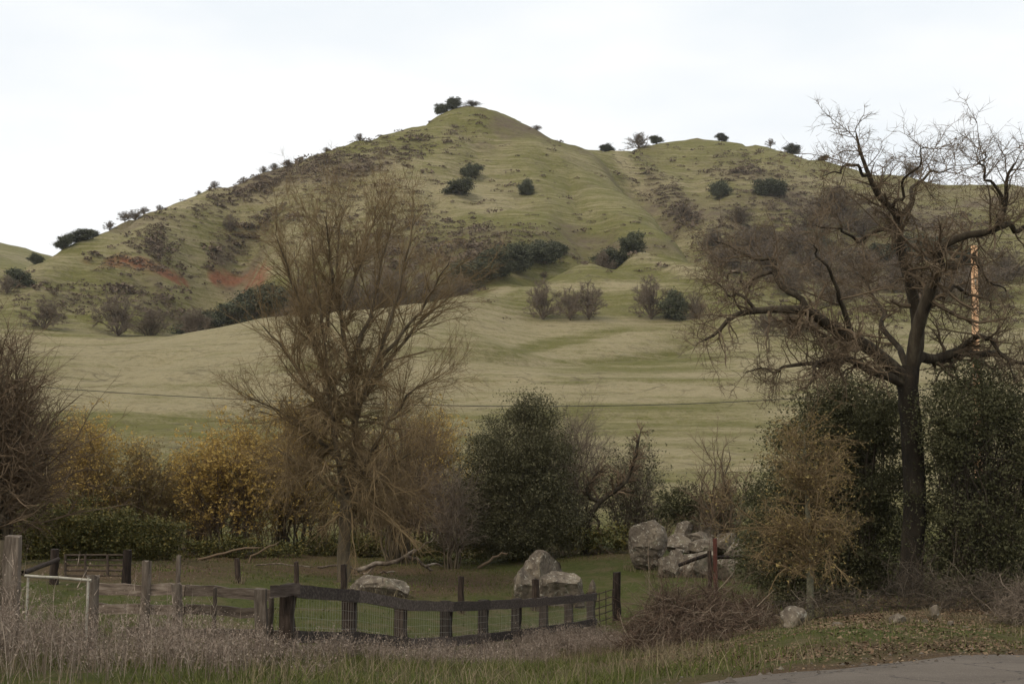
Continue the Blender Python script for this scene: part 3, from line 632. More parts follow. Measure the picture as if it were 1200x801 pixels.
# scrub: low brown chaparral in patches over the hills, nobody could count it
def scrub():
    r = np.random.default_rng(21); mb = MB()
    zones = [(330, 205, 130, 16, -24, 420), (430, 192, 70, 14, -15, 170), (178, 290, 26, 14, 30, 120), (270, 292, 44, 12, -35, 150), (300, 268, 34, 8, -30, 60), (470, 300, 80, 34, 0, 230), (540, 268, 90, 12, 5, 110), (565, 292, 60, 12, 10, 120),
             (870, 198, 60, 22, 5, 200), (930, 235, 70, 40, 10, 260), (970, 290, 90, 45, 0, 330), (790, 240, 16, 60, -40, 160), (1080, 260, 110, 25, 8, 240), (1050, 330, 160, 40, 0, 320), (180, 355, 60, 14, 30, 110), (80, 352, 60, 14, 0, 90), (700, 245, 120, 60, 20, 50), (550, 200, 140, 40, 0, 70), (600, 300, 200, 10, 0, 60),
             (858, 300, 24, 36, -20, 170), (790, 235, 14, 56, -38, 110), (900, 300, 60, 40, 0, 160), (390, 245, 90, 40, -10, 160), (500, 165, 60, 14, -10, 70), (160, 310, 60, 6, 4, 60)]
    C = []
    for cx, cy, rx, ry, rot, n in zones:
        a = math.radians(rot); q = r.normal(size=(n, 2)) * .62; X = cx + q[:, 0] * rx * math.cos(a) - q[:, 1] * ry * math.sin(a); Y = cy + q[:, 0] * rx * math.sin(a) + q[:, 1] * ry * math.cos(a)
        C += list(zip(X, Y))
    C = np.array(C); D = np.exp(np.linspace(math.log(330), math.log(900), 220))
    a_ = (C[:, 0] - 600) / F; b_ = (400.5 - C[:, 1]) / F; dy = CP - b_ * SP; dz = SP + b_ * CP
    X = (a_ / dy)[:, None] * D; Zr = CAMZ + (dz / dy)[:, None] * D
    gg = gz(X, np.broadcast_to(D, X.shape).copy()); hitm = Zr < gg
    k = hitm.argmax(1); ok = hitm.any(1)
    pts = np.stack([X[np.arange(len(k)), k], D[k], gg[np.arange(len(k)), k]], -1)[ok]
    q = pts[r.integers(len(pts), size=len(pts) // 2)] + r.normal(size=(len(pts) // 2, 3)) * [5.0, 6.0, 0]; pts = np.concatenate([pts, q]); pts[:, 2] = gz(pts[:, 0], pts[:, 1])
    n = 36; s = np.exp(r.normal(-.02, .5, len(pts))); st = np.exp(r.normal(.35, .3, len(pts)))
    d = unit(r.normal(size=(len(pts), n, 3))); d[..., 2] = np.abs(d[..., 2]) * .62; d = d * (.55 + .5 * r.random((len(pts), n, 1))); d[..., 0] *= st[:, None]
    c = pts[:, None] + d * s[:, None, None] * .95
    leaves(mb, c.reshape(-1, 3), np.repeat(.20 * s, n), r, .7, up=.5)
    o = mb.build('hillside_scrub', M['scrub'], kind='stuff'); tag(o, 'low brown chaparral scattered in patches over both hills', 'scrub')
scrub()

# grazing cow far up on the green slope
def cow(px, py):
    p = hit(px, py); t = thing('cow', p, 'black cow grazing far off on the green slope beside the gully', 'cow', rz=.4)
    sk = [(-.8, 0, 1.15, .30), (-.2, 0, 1.1, .36), (.45, 0, 1.1, .34), (.8, 0, 1.15, .24), (1.15, 0, .75, .15), (1.45, 0, .35, .11)]
    mb = MB(); tubes(mb, np.array([q[:3] for q in sk]), np.array([q[3] for q in sk]), 8, r=np.random.default_rng(1)); 
    for x, s in ((-.75, 1), (-.75, -1), (.6, 1), (.6, -1)): tubes(mb, np.array([(x, .18 * s, 1.0), (x - .06, .18 * s, .5), (x, .18 * s, -.05)]), np.array([.15, .08, .06]), 6, False)
    tubes(mb, np.array([(-.8, 0, 1.3), (-1.02, 0, 1.0), (-1.05, 0, .5)]), np.array([.05, .04, .03]), 4)
    mb.build('body', M['cow_hide'], t, True)
cow(857, 343)
#NEAR

# ------------------------------------------------------------------ near trees
def limb(pts, D, w0, w1, n, r, wob=0.0):
    P = np.array([PT(a[0], a[1], D + (a[2] if len(a) > 2 else 0)) for a in pts]); P = polyline(P, n, r, wob)
    return P, np.linspace(w0, w1, n) * .5 * D / F
def stack(L): return np.array([l[0] for l in L]), np.array([l[1] for l in L])

def big_oak():
    r = np.random.default_rng(31); D = 36.0; p0 = PT(1068, 700, D); base = np.array([p0[0], D, G(p0[0], D) - .12])
    t = thing('valley_oak', base, 'huge leafless oak with thick twisting limbs and a dark trunk', 'tree')
    mb = MB(); tp = [(1069, 712), (1068, 690), (1070, 640), (1072, 590), (1070, 530), (1066, 480), (1064, 452), (1066, 430)]
    P, _ = limb(tp, D, 30, 24, 20, r, .012); R = np.interp(np.linspace(0, 1, 20), [0, .08, .2, .6, 1], [46, 33, 27, 25, 23]) * .5 * D / F
    P[0, 2] = base[2] - .15
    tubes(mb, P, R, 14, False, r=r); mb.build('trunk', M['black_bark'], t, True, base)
    LS = [  # px path with depth offsets, start and end width
        ([(1060, 446, 0), (1046, 428, -.3), (1018, 408, -.8), (991, 390, -1.2), (960, 372, -1.6), (937, 360, -1.8), (910, 366, -2.0), (883, 364, -2.2), (847, 376, -2.4), (838, 394, -2.5), (818, 402, -2.6)], 21, 3),
        ([(1060, 450, 0), (1040, 440, -.6), (1018, 429, -1.1), (996, 423, -1.5), (973, 419, -1.9), (957, 431, -2.2), (947, 452, -2.4)], 14, 3.5),
        ([(1010, 425, -1.2), (985, 424, -1.4), (960, 431, -1.0), (928, 430, -.6), (906, 433, -.3), (868, 438, 0)], 9, 2),
        ([(1066, 440, 0), (1076, 405, .3), (1077, 372, .5), (1068, 336, .6), (1056, 300, .5), (1050, 264, .3), (1043, 241, .1), (1027, 219, 0), (1012, 201, -.2), (1010, 174, -.3), (1002, 150, -.4)], 20, 3),
        ([(1051, 266, .3), (1056, 250, .4), (1068, 237, .6), (1065, 219, .9), (1078, 209, 1.2), (1096, 204, 1.5), (1122, 194, 1.8)], 8, 2),
        ([(1052, 272, .3), (1040, 268, 0), (1023, 271, -.5), (1009, 282, -.9), (991, 273, -1.3), (973, 266, -1.6), (955, 263, -1.8)], 7, 2),
        ([(1016, 205, -.2), (1000, 198, -.5), (982, 200, -.9), (962, 207, -1.2)], 5, 1.5),
        ([(1068, 436, 0), (1080, 385, -.4), (1090, 336, -.8), (1099, 313, -1.0), (1108, 291, -1.2), (1135, 277, -1.5), (1165, 271, -1.7), (1176, 237, -1.9), (1181, 210, -2.0), (1194, 185, -2.1)], 19, 3),
        ([(1160, 272, -1.6), (1182, 264, -1.3), (1210, 258, -1.0), (1240, 240, -.8)], 10, 3),
        ([(1100, 312, -1.0), (1115, 311, -.5), (1136, 304, 0), (1150, 314, .4), (1163, 332, .8), (1180, 345, 1.1)], 9, 2),
        ([(1068, 436, 0), (1090, 418, .5), (1122, 412, 1.0), (1153, 417, 1.5), (1172, 412, 1.9), (1198, 426, 2.2), (1235, 418, 2.5)], 17, 3),
        ([(1120, 413, 1.0), (1145, 396, .6), (1166, 400, .2), (1178, 420, 0), (1190, 446, -.2)], 9, 2),
        ([(945, 363, -1.7), (926, 332, -1.4), (906, 318, -1.1), (883, 304, -.8), (860, 292, -.5), (832, 282, -.3)], 9, 2),
        ([(1000, 396, -1.0), (985, 360, -1.5), (975, 330, -1.9), (958, 305, -2.3), (950, 285, -2.6)], 8, 2),
        ([(1079, 360, .5), (1100, 345, 1.4), (1125, 338, 2.2), (1150, 350, 2.8), (1176, 365, 3.2)], 9, 2),
        ([(1067, 440, 0), (1050, 395, 1.2), (1030, 360, 2.2), (1015, 335, 3.0), (1000, 318, 3.6)], 10, 2),
        ([(885, 364, -2.2), (868, 345, -2.0), (850, 338, -1.8), (836, 330, -1.6)], 5, 1.5),
        ([(906, 318, -1.1), (880, 330, -1.0), (858, 322, -.9), (842, 330, -.8)], 5, 1.5),
        ([(1045, 245, .1), (1060, 215, -.6), (1075, 190, -1.2), (1085, 172, -1.5)], 5, 1.5),
        ([(1176, 240, -1.9), (1160, 215, -2.2), (1150, 195, -2.5), (1155, 178, -2.7)], 5, 1.5),
    ]
    L = [(polyline(limb(p, D, w0, w1, 10, r, .07)[0], 22), np.linspace(w0 * .90, w1 * .7, 22) * .5 * D / F) for p, w0, w1 in LS]
    for P, R in L:
        b = MB(); tubes(b, P, R, 8, r=r); b.build('limb', M['oak_bark'], t, True, base)
    P0, R0 = stack(L)
    c = MB()
    P1, R1 = grow(r, P0, R0, 420, .18, 1, 60, 20, 1.35, 6, .24, .02, .40, .010, .35, .38); tubes(c, P1, R1, 5, r=r)
    P2, R2_ = grow(r, np.concatenate([P1]), R1, 3600, .12, 1, 52, 22, .62, 4, .32, .02, .55, .0070, .4, .3); tubes(c, P2, R2_, 3, r=r)
    P3, R3 = grow(r, P2, R2_, 22000, .12, 1, 52, 24, .27, 2, .30, .02, .6, .0050, .5, .25); tubes(c, P3, R3, 3, r=r)
    c.build('crown', M['oak_twig'], t, False, base)
big_oak()

def tall_bare_tree():
    r = np.random.default_rng(41); D = 46.0; p0 = PT(403, 682, D); base = np.array([p0[0], D, G(p0[0], D) - .1])
    t = thing('tall_bare_tree', base, 'tall many-stemmed leafless tree with a fan of upright branches and drooping lower twigs', 'tree')
    mb = MB(); P, _ = limb([(402, 700), (403, 672), (403, 640), (404, 610), (406, 580)], D, 16, 14, 10, r, .01); R = np.linspace(17, 12, 10) * .5 * D / F
    P[0, 2] = base[2] - .2
    tubes(mb, P, R, 10, False, r=r); mb.build('trunk', M['bark'], t, True, base)
    LS = [([(404, 612), (401, 564), (392, 507), (386, 450), (378, 392), (370, 320), (364, 262)], 11, 1.5, -1.2),
          ([(406, 600), (413, 560), (415, 507), (418, 461), (408, 421), (399, 363), (395, 289), (404, 230)], 12, 1.5, .5),
          ([(415, 500), (424, 467), (447, 409), (464, 352), (478, 290), (488, 242)], 9, 1.5, -.8),
          ([(417, 480), (432, 458), (470, 404), (504, 366), (548, 328)], 8, 1.5, .8),
          ([(398, 541), (366, 507), (332, 484), (288, 466)], 7, 1.5, -1.0),
          ([(393, 495), (360, 450), (332, 409), (300, 374)], 8, 1.5, .9),
          ([(387, 455), (360, 380), (338, 320), (322, 272)], 7, 1.5, -1.6),
          ([(400, 363), (420, 310), (436, 268), (444, 236)], 6, 1.5, 1.4),
          ([(410, 430), (436, 360), (450, 300), (462, 250)], 7, 1.5, 1.6),
          ([(405, 590), (428, 545), (452, 500), (480, 462), (518, 438)], 8, 1.5, -1.4),
          ([(404, 600), (430, 575), (460, 545), (492, 525)], 6, 1.5, -.6),
          ([(402, 590), (372, 560), (345, 540), (315, 520)], 6, 1.5, .6),
          ([(386, 450), (372, 400), (352, 340), (345, 290)], 6, 1.5, 1.8),
          ([(440, 425), (480, 380), (510, 335), (528, 300)], 6, 1.5, -1.8),
          ([(380, 400), (390, 340), (385, 290), (384, 248)], 6, 1.5, -2.2)]
    L = []
    for p, w0, w1, dd in LS:
        n = len(p); q = [(a, b, dd * i / (n - 1)) for i, (a, b) in enumerate(p)]; l = limb(q, D, w0 * .85, w1 * .8, 12, r, .03); L.append(l)
        b = MB(); tubes(b, *l, 7, r=r); b.build('limb', M['bark'], t, True, base)
    P0, R0 = stack(L); c = MB()
    P1, R1 = grow(r, P0, R0, 380, .2, 1, 32, 13, 2.2, 6, .10, .06, .45, .0095, .3, .4); tubes(c, P1, R1, 4, r=r)
    P2, R2_ = grow(r, P1, R1, 3000, .1, 1, 38, 15, .95, 4, .14, .03, .55, .0052, .4, .3); tubes(c, P2, R2_, 3, r=r)
    P3, R3 = grow(r, P2, R2_, 26000, .1, 1, 40, 17, .42, 2, .18, .0, .6, .0036, .5, .2); tubes(c, P3, R3, 3, r=r)
    c.build('crown', M['willow_twig'], t, False, base)
    # dense weeping skirt
    k = MB(); low = [i for i in (0, 1, 4, 9, 10, 11)]
    Pa, Ra = grow(r, P0[low], R0[low], 170, .02, .75, 74, 20, 1.6, 7, .16, -.10, .4, .0065, .35, .1, .3); tubes(k, Pa, Ra, 4, r=r)
    Pb, Rb = grow(r, Pa, Ra, 2100, .15, 1, 42, 18, .95, 5, .16, -.17, .55, .0052, .4, .2); tubes(k, Pb, Rb, 3, r=r)
    Pc, Rc = grow(r, Pb, Rb, 15000, .1, 1, 36, 18, .42, 2, .16, -.16, .6, .0038, .5, .2)
    Pc[..., 2] = np.maximum(Pc[..., 2], base[2] + .25); tubes(k, Pc, Rc, 3, r=r)
    k.build('drooping_twigs', M['willow_twig'], t, False, base)
tall_bare_tree()

def twig_shrub(name, label, px, py, D, w, h, tm, seed, ns=16, n2=260, n3=2600, droop=0.0, lf=None, nl=0, lsize=.05, cat='shrub', group=None, top=0.0, lean=0.0, rm=1.0, sm='bark'):
    r = np.random.default_rng(seed); x = (px - 600) / F * D; base = np.array([x, D, G(x, D) - .05]); s = D / F; Wm, Hm = w * s, h * s + .05
    t = thing(name, base, label, cat, group)
    az = np.arange(ns) * 2.4 + r.random(ns); el = np.radians(r.uniform(20, 88, ns))
    q = np.stack([np.cos(az) * np.cos(el) * Wm * .46 + lean * Hm, np.sin(az) * np.cos(el) * Wm * .40, (np.sin(el) * .62 + .3) * Hm], -1)
    b0 = np.stack([np.cos(az) * .10 * Wm, np.sin(az) * .1 * Wm, 0 * az - .1], -1)
    P0 = np.array([polyline([tuple(b), tuple(b * .5 + e * .42 + np.array([0, 0, .12 * Hm])), tuple(e)], 8, r, .02 * Hm) for b, e in zip(b0, q)]); R0 = np.tile(np.linspace(.035, .010, 8), (ns, 1)) * rm * (Hm / 4) ** .7
    a = MB(); tubes(a, P0, R0, 5, r=r); a.build('stems', M[sm], t, True)
    c = MB(); P1, R1 = grow(r, P0, R0, n2, .15, 1, 42, 16, .30 * Hm, 5, .20, .03 + droop * .3, .55, .007, .4, .3)
    P1[..., 2] = np.maximum(P1[..., 2], .05); tubes(c, P1, R1, 3, r=r)
    P2, R2_ = grow(r, P1, R1, int(n3 * 1.05), .12, 1, 46, 20, .12 * Hm, 3, .26, droop, .6, .0046, .5, .25); P2[..., 2] = np.maximum(P2[..., 2], .03); tubes(c, P2, R2_, 3, r=r)
    c.build('crown', M[tm], t)
    if lf:
        f = MB(); pick = r.integers(len(P2), size=nl * 3); u = r.random(nl * 3)[:, None]; pts = P2[pick, 1] * (1 - u) + P2[pick, -1] * u
        hh = pts[:, 2] / Hm; rad = np.linalg.norm(pts[:, :2], axis=1) / (Wm * .5); pr = np.clip((np.maximum(hh, rad) - top) * 2.5 + .05, 0, 1); pts = pts[r.random(len(pts)) < pr][:nl]
        pts = pts + r.normal(0, .04, pts.shape); leaves(f, pts, lsize, r); f.build('leaves', M[lf], t)
    return t
TS = twig_shrub
TS('leafless_tree', 'dense leafless brown tree leaning in over the big square post', -8, 655, 46, 160, 285, 'brown_twig', 51, 26, 750, 6000, -.06, cat='tree', rm=1.4)
TS('leafless_tree', 'smaller leafless brown tree behind the dense one over the big square post', 25, 650, 53, 90, 200, 'brown_twig', 52, 14, 260, 2600, -.03, cat='tree')
TS('willow_shrub', 'rounded orange-brown willow rising above the leafy green hedge', 95, 648, 58, 170, 150, 'willow_twig', 53, 24, 420, 5200, 0, 'yellow_leaf', 13000, .05, top=.22)
TS('willow_shrub', 'thin greenish-brown willow at the end of the leafy green hedge', 170, 648, 60, 125, 122, 'willow_twig', 54, 22, 360, 4600, 0, 'sparse_leaf', 9000, .045, top=.15)
TS('willow_shrub', 'bright golden willow with dark tangled lower twigs beside the tall bare tree', 272, 655, 60, 165, 140, 'brown_twig', 55, 24, 420, 5600, -.02, 'yellow_leaf', 19000, .055, top=.22)
TS('willow_shrub', 'golden-brown willow directly behind the tall bare tree', 345, 653, 62, 140, 165, 'willow_twig', 56, 22, 360, 4600, -.02, 'yellow_leaf', 14000, .055, top=.22)
TS('willow_shrub', 'dull orange willow between the tall bare tree and the round evergreen', 505, 653, 63, 125, 155, 'brown_twig', 57, 22, 360, 4200, -.02, 'yellow_leaf', 7500, .055, top=.3)
TS('leafless_shrub', 'dense brown leafless thicket against the tall bare tree', 468, 652, 56, 110, 190, 'brown_twig', 58, 20, 340, 4200, -.02)
TS('leafless_shrub', 'purplish-brown leafless thicket leaning on the round evergreen', 668, 645, 61, 115, 160, 'grey_twig', 59, 20, 340, 4200, -.02)
TS('leafless_shrub', 'low grey-brown brush between the round evergreen and the fallen log', 530, 655, 54, 70, 120, 'grey_twig', 60, 14, 200, 2200, -.02)
TS('olive_shrub', 'olive-leaved shrub with grey twigs beside the boulder pile', 742, 642, 59, 95, 118, 'grey_twig', 61, 18, 280, 2800, -.01, 'olive_leaf', 5200, .05, top=.1)
TS('bare_sapling', 'sparse leafless sapling with forked upper branches behind the boulder pile', 846, 615, 53, 105, 165, 'brown_twig', 62, 7, 90, 900, .0, rm=1.7)
TS('olive_shrub', 'grey-green shrub at the foot of the forked leafless sapling', 842, 622, 54, 84, 92, 'grey_twig', 63, 16, 260, 2600, 0, 'olive_leaf', 4200, .045, top=.05)

for i_, (a_, w_, h_, l_) in enumerate([(235, 130, 62, 'low brown thicket behind the bright golden willow'), (385, 120, 70, 'low brown thicket at the foot of the tall bare tree'), (448, 110, 84, 'dense low brown thicket beyond the fallen log'), (318, 110, 60, 'low brown thicket between the two golden willows'), (560, 110, 70, 'low brown thicket behind the round evergreen oak'), (770, 80, 50, 'low brown thicket behind the largest boulder of the pile')]):
    TS('leafless_shrub', l_, a_, 650, 66, w_, h_, 'brown_twig', 300 + i_, 22, 240, 1800, -.03)
TS('willow_shrub', 'loose muted-yellow willow filling between the hedge end and the bright golden willow', 222, 652, 63, 120, 105, 'willow_twig', 320, 20, 320, 3600, -.02, 'sparse_leaf', 6500, .05, top=.15)
TS('willow_shrub', 'brownish willow low behind the drooping twigs of the tall bare tree', 425, 652, 64, 140, 130, 'willow_twig', 321, 20, 320, 3600, -.02, 'sparse_leaf', 5000, .05, top=.2)
def evergreen(name, label, px, py, D, ell, lm, seed, ncl, per, spread, lsize, cat='tree', limbs=True, shell=.45, group=None):
    r = np.random.default_rng(seed); x = (px - 600) / F * D; base = np.array([x, D, G(x, D) - .05]); t = thing(name, base, label, cat, group)
    E = []
    for a in ell:
        c = PT(a[0], a[1], D + (a[4] if len(a) > 4 else 0)) - base; s = D / F; E.append((*c, a[2] * s, .5 * (a[2] + a[3]) * s * .85, a[3] * s))
    c, pts = clumps(r, E, ncl, per, spread, shell); k = pts[:, 2] > .03; f = MB(); leaves(f, pts[k], lsize, r, .6); f.build('foliage', M[lm], t)
    if limbs:
        b = MB(); n = len(E)
        P0 = np.array([polyline([(r.normal() * .15, r.normal() * .15, -.15), tuple(np.array(e[:3]) * .45 + np.array([0, 0, .1])), tuple(e[:3])], 8, r, .05) for e in E]); R0 = np.tile(np.linspace(.10, .03, 8), (n, 1))
        tubes(b, P0, R0, 7, r=r); b.build('trunk', M['oak_bark'], t, True)
        q = MB(); cc = c[r.choice(len(c), min(len(c), 260), replace=False)]
        e0 = P0[r.integers(n, size=len(cc)), r.integers(3, 8, size=len(cc))]
        cc = cc + unit(cc - e0) * .22; P1 = np.stack([e0, e0 * .5 + cc * .5 + r.normal(0, .12, cc.shape), cc], 1); P1[..., 2] = np.maximum(P1[..., 2], .05); tubes(q, P1, np.tile([.022, .014, .006], (len(cc), 1)), 4, r=r)
        P2, R2_ = grow(r, P1, np.tile([.022, .014, .006], (len(cc), 1)), 2600, .3, 1, 42, 18, .62, 4, .2, .03, .5, .005); P2[..., 2] = np.maximum(P2[..., 2], .02); tubes(q, P2, R2_, 3, r=r); q.build('branches', M['dead_twig'], t)
    return t
EV = evergreen
EV('live_oak', 'round dense evergreen oak standing behind the split boulder', 612, 652, 57, [(615, 520, 48, 55), (575, 550, 42, 52, -.5), (640, 545, 38, 60, .3), (612, 590, 70, 52, -.4), (590, 625, 58, 28, -.6), (650, 615, 44, 34), (624, 486, 26, 28), (560, 600, 30, 40)], 'olive_leaf', 71, 980, 98, .27, .037)
EV('live_oak', 'wide dark evergreen oak crowding the trunk of the huge leafless oak', 985, 700, 39, [(1008, 492, 52, 46), (955, 525, 58, 56, -.5), (1026, 545, 34, 70, -1.2), (912, 600, 46, 52, -.6), (985, 600, 70, 62, .2), (925, 650, 54, 40, -.4), (1022, 640, 44, 48, -.8), (970, 478, 40, 32), (990, 678, 66, 30, -.8), (1036, 480, 26, 32, -1.6), (1016, 690, 40, 24, -1.0), (925, 688, 44, 22, -.8)], 'oak_leaf', 72, 980, 104, .25, .035)
EV('live_oak', 'dark evergreen oak beside the pale pole past the huge leafless oak', 1140, 705, 36.5, [(1125, 484, 50, 46, -.6), (1114, 560, 30, 64, -.6), (1170, 545, 54, 76), (1130, 620, 64, 56, -.4), (1190, 630, 54, 62), (1225, 520, 46, 80), (1165, 470, 40, 36), (1122, 660, 38, 34, -.6), (1170, 688, 60, 30, -.6), (1104, 500, 24, 44, -1.2), (1124, 695, 38, 24, -.8)], 'oak_leaf', 73, 700, 104, .24, .035, shell=.68)
EV('evergreen_shrub', 'small dark glossy evergreen shrub tucked behind the boulder pile', 805, 612, 55, [(800, 590, 24, 24), (815, 600, 22, 18), (790, 600, 18, 16)], 'oak_leaf', 74, 130, 40, .16, .05, 'shrub', False)
EV('bramble_hedge', 'long low leafy green hedge with yellowing leaves behind the farm gate', 120, 655, 52, [(50, 625, 34, 34), (95, 622, 40, 36), (140, 625, 40, 32), (185, 632, 32, 26), (30, 640, 30, 24), (75, 645, 40, 18), (150, 645, 45, 18)], 'hedge_leaf', 75, 700, 60, .20, .045, 'hedge', False)
EV('undergrowth', 'dark evergreen undergrowth along the foot of the golden willows', 285, 655, 58, [(230, 645, 28, 12), (270, 640, 36, 14), (310, 642, 32, 14), (340, 648, 24, 10)], 'hedge_leaf', 76, 130, 36, .16, .05, 'bush', False)
EV('undergrowth', 'dark evergreen undergrowth at the foot of the round evergreen oak', 560, 655, 57, [(520, 645, 26, 14), (560, 645, 30, 14), (600, 648, 40, 12), (680, 632, 36, 16), (725, 628, 30, 14)], 'hedge_leaf', 77, 170, 36, .16, .05, 'bush', False)
EV('undergrowth', 'dark evergreen undergrowth behind the fallen log and the tall bare tree', 430, 655, 61, [(370, 642, 34, 16), (410, 640, 36, 18), (450, 640, 36, 18), (490, 642, 32, 16)], 'hedge_leaf', 79, 220, 40, .18, .05, 'bush', False)
EV('evergreen_shrub', 'low dark evergreen shrub at the end of the boulder pile', 900, 690, 40, [(896, 640, 24, 34), (890, 662, 18, 22), (918, 660, 26, 26)], 'oak_leaf', 78, 190, 40, .18, .05, 'shrub', False)

def lichen_tree():
    r = np.random.default_rng(81); D = 30.0; x = (949 - 600) / F * D; base = np.array([x, D, G(x, D) - .05]); t = thing('lichen_tree', base, 'slender pale-barked tree with a straight trunk and brownish drooping twigs', 'tree')
    mb = MB(); P, R = limb([(950, 742), (949, 700), (949, 650), (947, 600), (944, 550), (942, 505)], D, 10, 3, 14, r, .008); P[0, 2] = base[2] - .1; tubes(mb, P, R, 8, r=r); mb.build('trunk', M['lichen_bark'], t, True, base)
    c = MB(); P1, R1 = grow(r, P[None], R[None], 64, .28, 1, 70, 14, 1.55, 7, .14, .03, .4, .008, .3, .62); tubes(c, P1, R1, 5, r=r)
    P2, R2_ = grow(r, P1, R1, 640, .15, 1, 48, 18, .55, 5, .2, -.05, .6, .0055, .4, .3); tubes(c, P2, R2_, 3, r=r)
    P3, R3 = grow(r, P2, R2_, 6500, .1, 1, 46, 20, .22, 2, .25, -.05, .6, .0038, .5, .3); tubes(c, P3, R3, 3, r=r)
    c.build('crown', M['willow_twig'], t, False, base)
    f = MB(); pts = P3[r.integers(len(P3), size=5200), -1] + r.normal(0, .02, (5200, 3)); leaves(f, pts, .026, r); f.build('leaves', M['sparse_leaf'], t, False, base)
lichen_tree()

def curved_trunk():
    r = np.random.default_rng(85); D = 57.5; x = (690 - 600) / F * D; base = np.array([x, D, G(x, D)]); t = thing('arching_tree', base, 'dark arching leafless trunk bowed over a gap in the brush', 'tree')
    b = MB(); L = [limb(p, D, w0, w1, 12, r, .03) for p, w0, w1 in [([(684, 660), (690, 610), (700, 590), (720, 575), (738, 560), (745, 530), (752, 500)], 9, 3), ([(702, 588), (692, 582), (688, 570), (698, 556), (716, 552)], 6, 2), ([(694, 600), (702, 620), (700, 645)], 4, 2)]]
    P0, R0 = stack(L); tubes(b, P0, R0, 7, r=r); b.build('trunk', M['oak_bark'], t, True, base)
    c = MB(); P1, R1 = grow(r, P0, R0, 80, .3, 1, 50, 18, .9, 5, .2, .02, .5, .008); tubes(c, P1, R1, 3, r=r); P2, R2_ = grow(r, P1, R1, 800, .1, 1, 45, 18, .35, 4, .2, 0, .6, .005); tubes(c, P2, R2_, 3, r=r); c.build('crown', M['brown_twig'], t, False, base)
curved_trunk()

# red-brown bramble mound and the dead brush under the oaks
def tangle(name, label, prof, D, dep, n, tm, seed, cat='brambles', L=.75, up=.15, rr=.0065):
    """canes criss-crossing through a mound; prof = [(px, top height in px)]"""
    r = np.random.default_rng(seed); s = D / F; prof = np.array(prof, float); x0, x1 = prof[0, 0], prof[-1, 0]; xc = ((x0 + x1) / 2 - 600) * s; base = np.array([xc, D, G(xc, D)]); t = thing(name, base, label, cat)
    px = x0 + (x1 - x0) * r.random(n * 2); yo = np.clip(r.normal(0, .5, n * 2), -1, 1); h = np.interp(px, prof[:, 0], prof[:, 1]) * s * np.sqrt(1 - .7 * yo ** 2); h = h * (1 + .3 * fbm(px / 14, yo * 2 + 5, 2))
    keep = np.argsort(r.random(n * 2) / (h + .05))[:n]; px, yo, h = px[keep], yo[keep], h[keep]
    x = (px - 600) * s; y = D + yo * dep; g = gz(x, y); z = g + h * (r.random(n) ** .8)
    d = r.normal(size=(n, 3)); d[:, 2] = d[:, 2] * .45 + up; d = unit(d); ln = L * np.exp(r.normal(0, .35, n)) * np.clip(h / .9, .35, 1.2); m_ = 6
    P = np.empty((n, m_, 3)); P[:, 0] = np.column_stack([x, y, z]); c = r.normal(size=(n, 3)) * .30
    for k in range(1, m_):
        d = unit(d + c + r.normal(size=(n, 3)) * .16 - np.array([0, 0, .10])); P[:, k] = P[:, k - 1] + d * (ln / (m_ - 1))[:, None]
        top = gz(P[:, k, 0], P[:, k, 1]); P[:, k, 2] = np.maximum(P[:, k, 2], top + .01)
    R_ = np.tile(np.linspace(1, .5, m_), (n, 1)) * (rr * np.exp(r.normal(0, .3, n)))[:, None]; b = MB(); tubes(b, P, R_, 3, r=r); b.build('canes', M[tm], t, False, base)
    c_ = MB(); P1, R1 = grow(r, P, R_, n * 3, .05, 1, 50, 22, .26, 3, .3, -.04, .6, .0036); P1[..., 2] = np.maximum(P1[..., 2], gz(P1[..., 0], P1[..., 1])); tubes(c_, P1, R1, 3, r=r); c_.build('side_twigs', M[tm], t, False, base)
tangle('bramble_mound', 'big tangled mound of reddish leafless bramble canes by the fence end', [(722, 18), (738, 42), (770, 52), (810, 50), (845, 48), (880, 32), (905, 10)], 30.5, 1.2, 2100, 'bramble', 91)
tangle('bramble_mound', 'low trailing spill of bramble canes along the verge below the bramble mound', [(740, 8), (780, 26), (830, 34), (880, 26), (920, 8)], 27.4, .6, 420, 'bramble', 92)
tangle('dead_brush', 'dead brush and dry stems under the slender pale-barked tree', [(890, 12), (930, 26), (975, 30), (1010, 22)], 29, .8, 330, 'dead_twig', 93, 'brush', .6, .35)
tangle('dead_brush', 'dead brush heaped around the foot of the huge leafless oak', [(1010, 14), (1050, 40), (1085, 44), (1110, 20)], 31, .9, 380, 'dead_twig', 94, 'brush', .7, .3)
tangle('dead_brush', 'dead reddish branches piled below the evergreen by the pale pole', [(1090, 14), (1125, 40), (1165, 34), (1200, 26)], 29, .9, 420, 'dead_twig', 95, 'brush', .8, .15)
tangle('dry_bush', 'pale dry grassy bush at the road verge below the evergreen', [(1152, 10), (1175, 36), (1200, 46), (1235, 30)], 25.5, .6, 520, 'grey_twig', 96, 'bush', .5, .5)

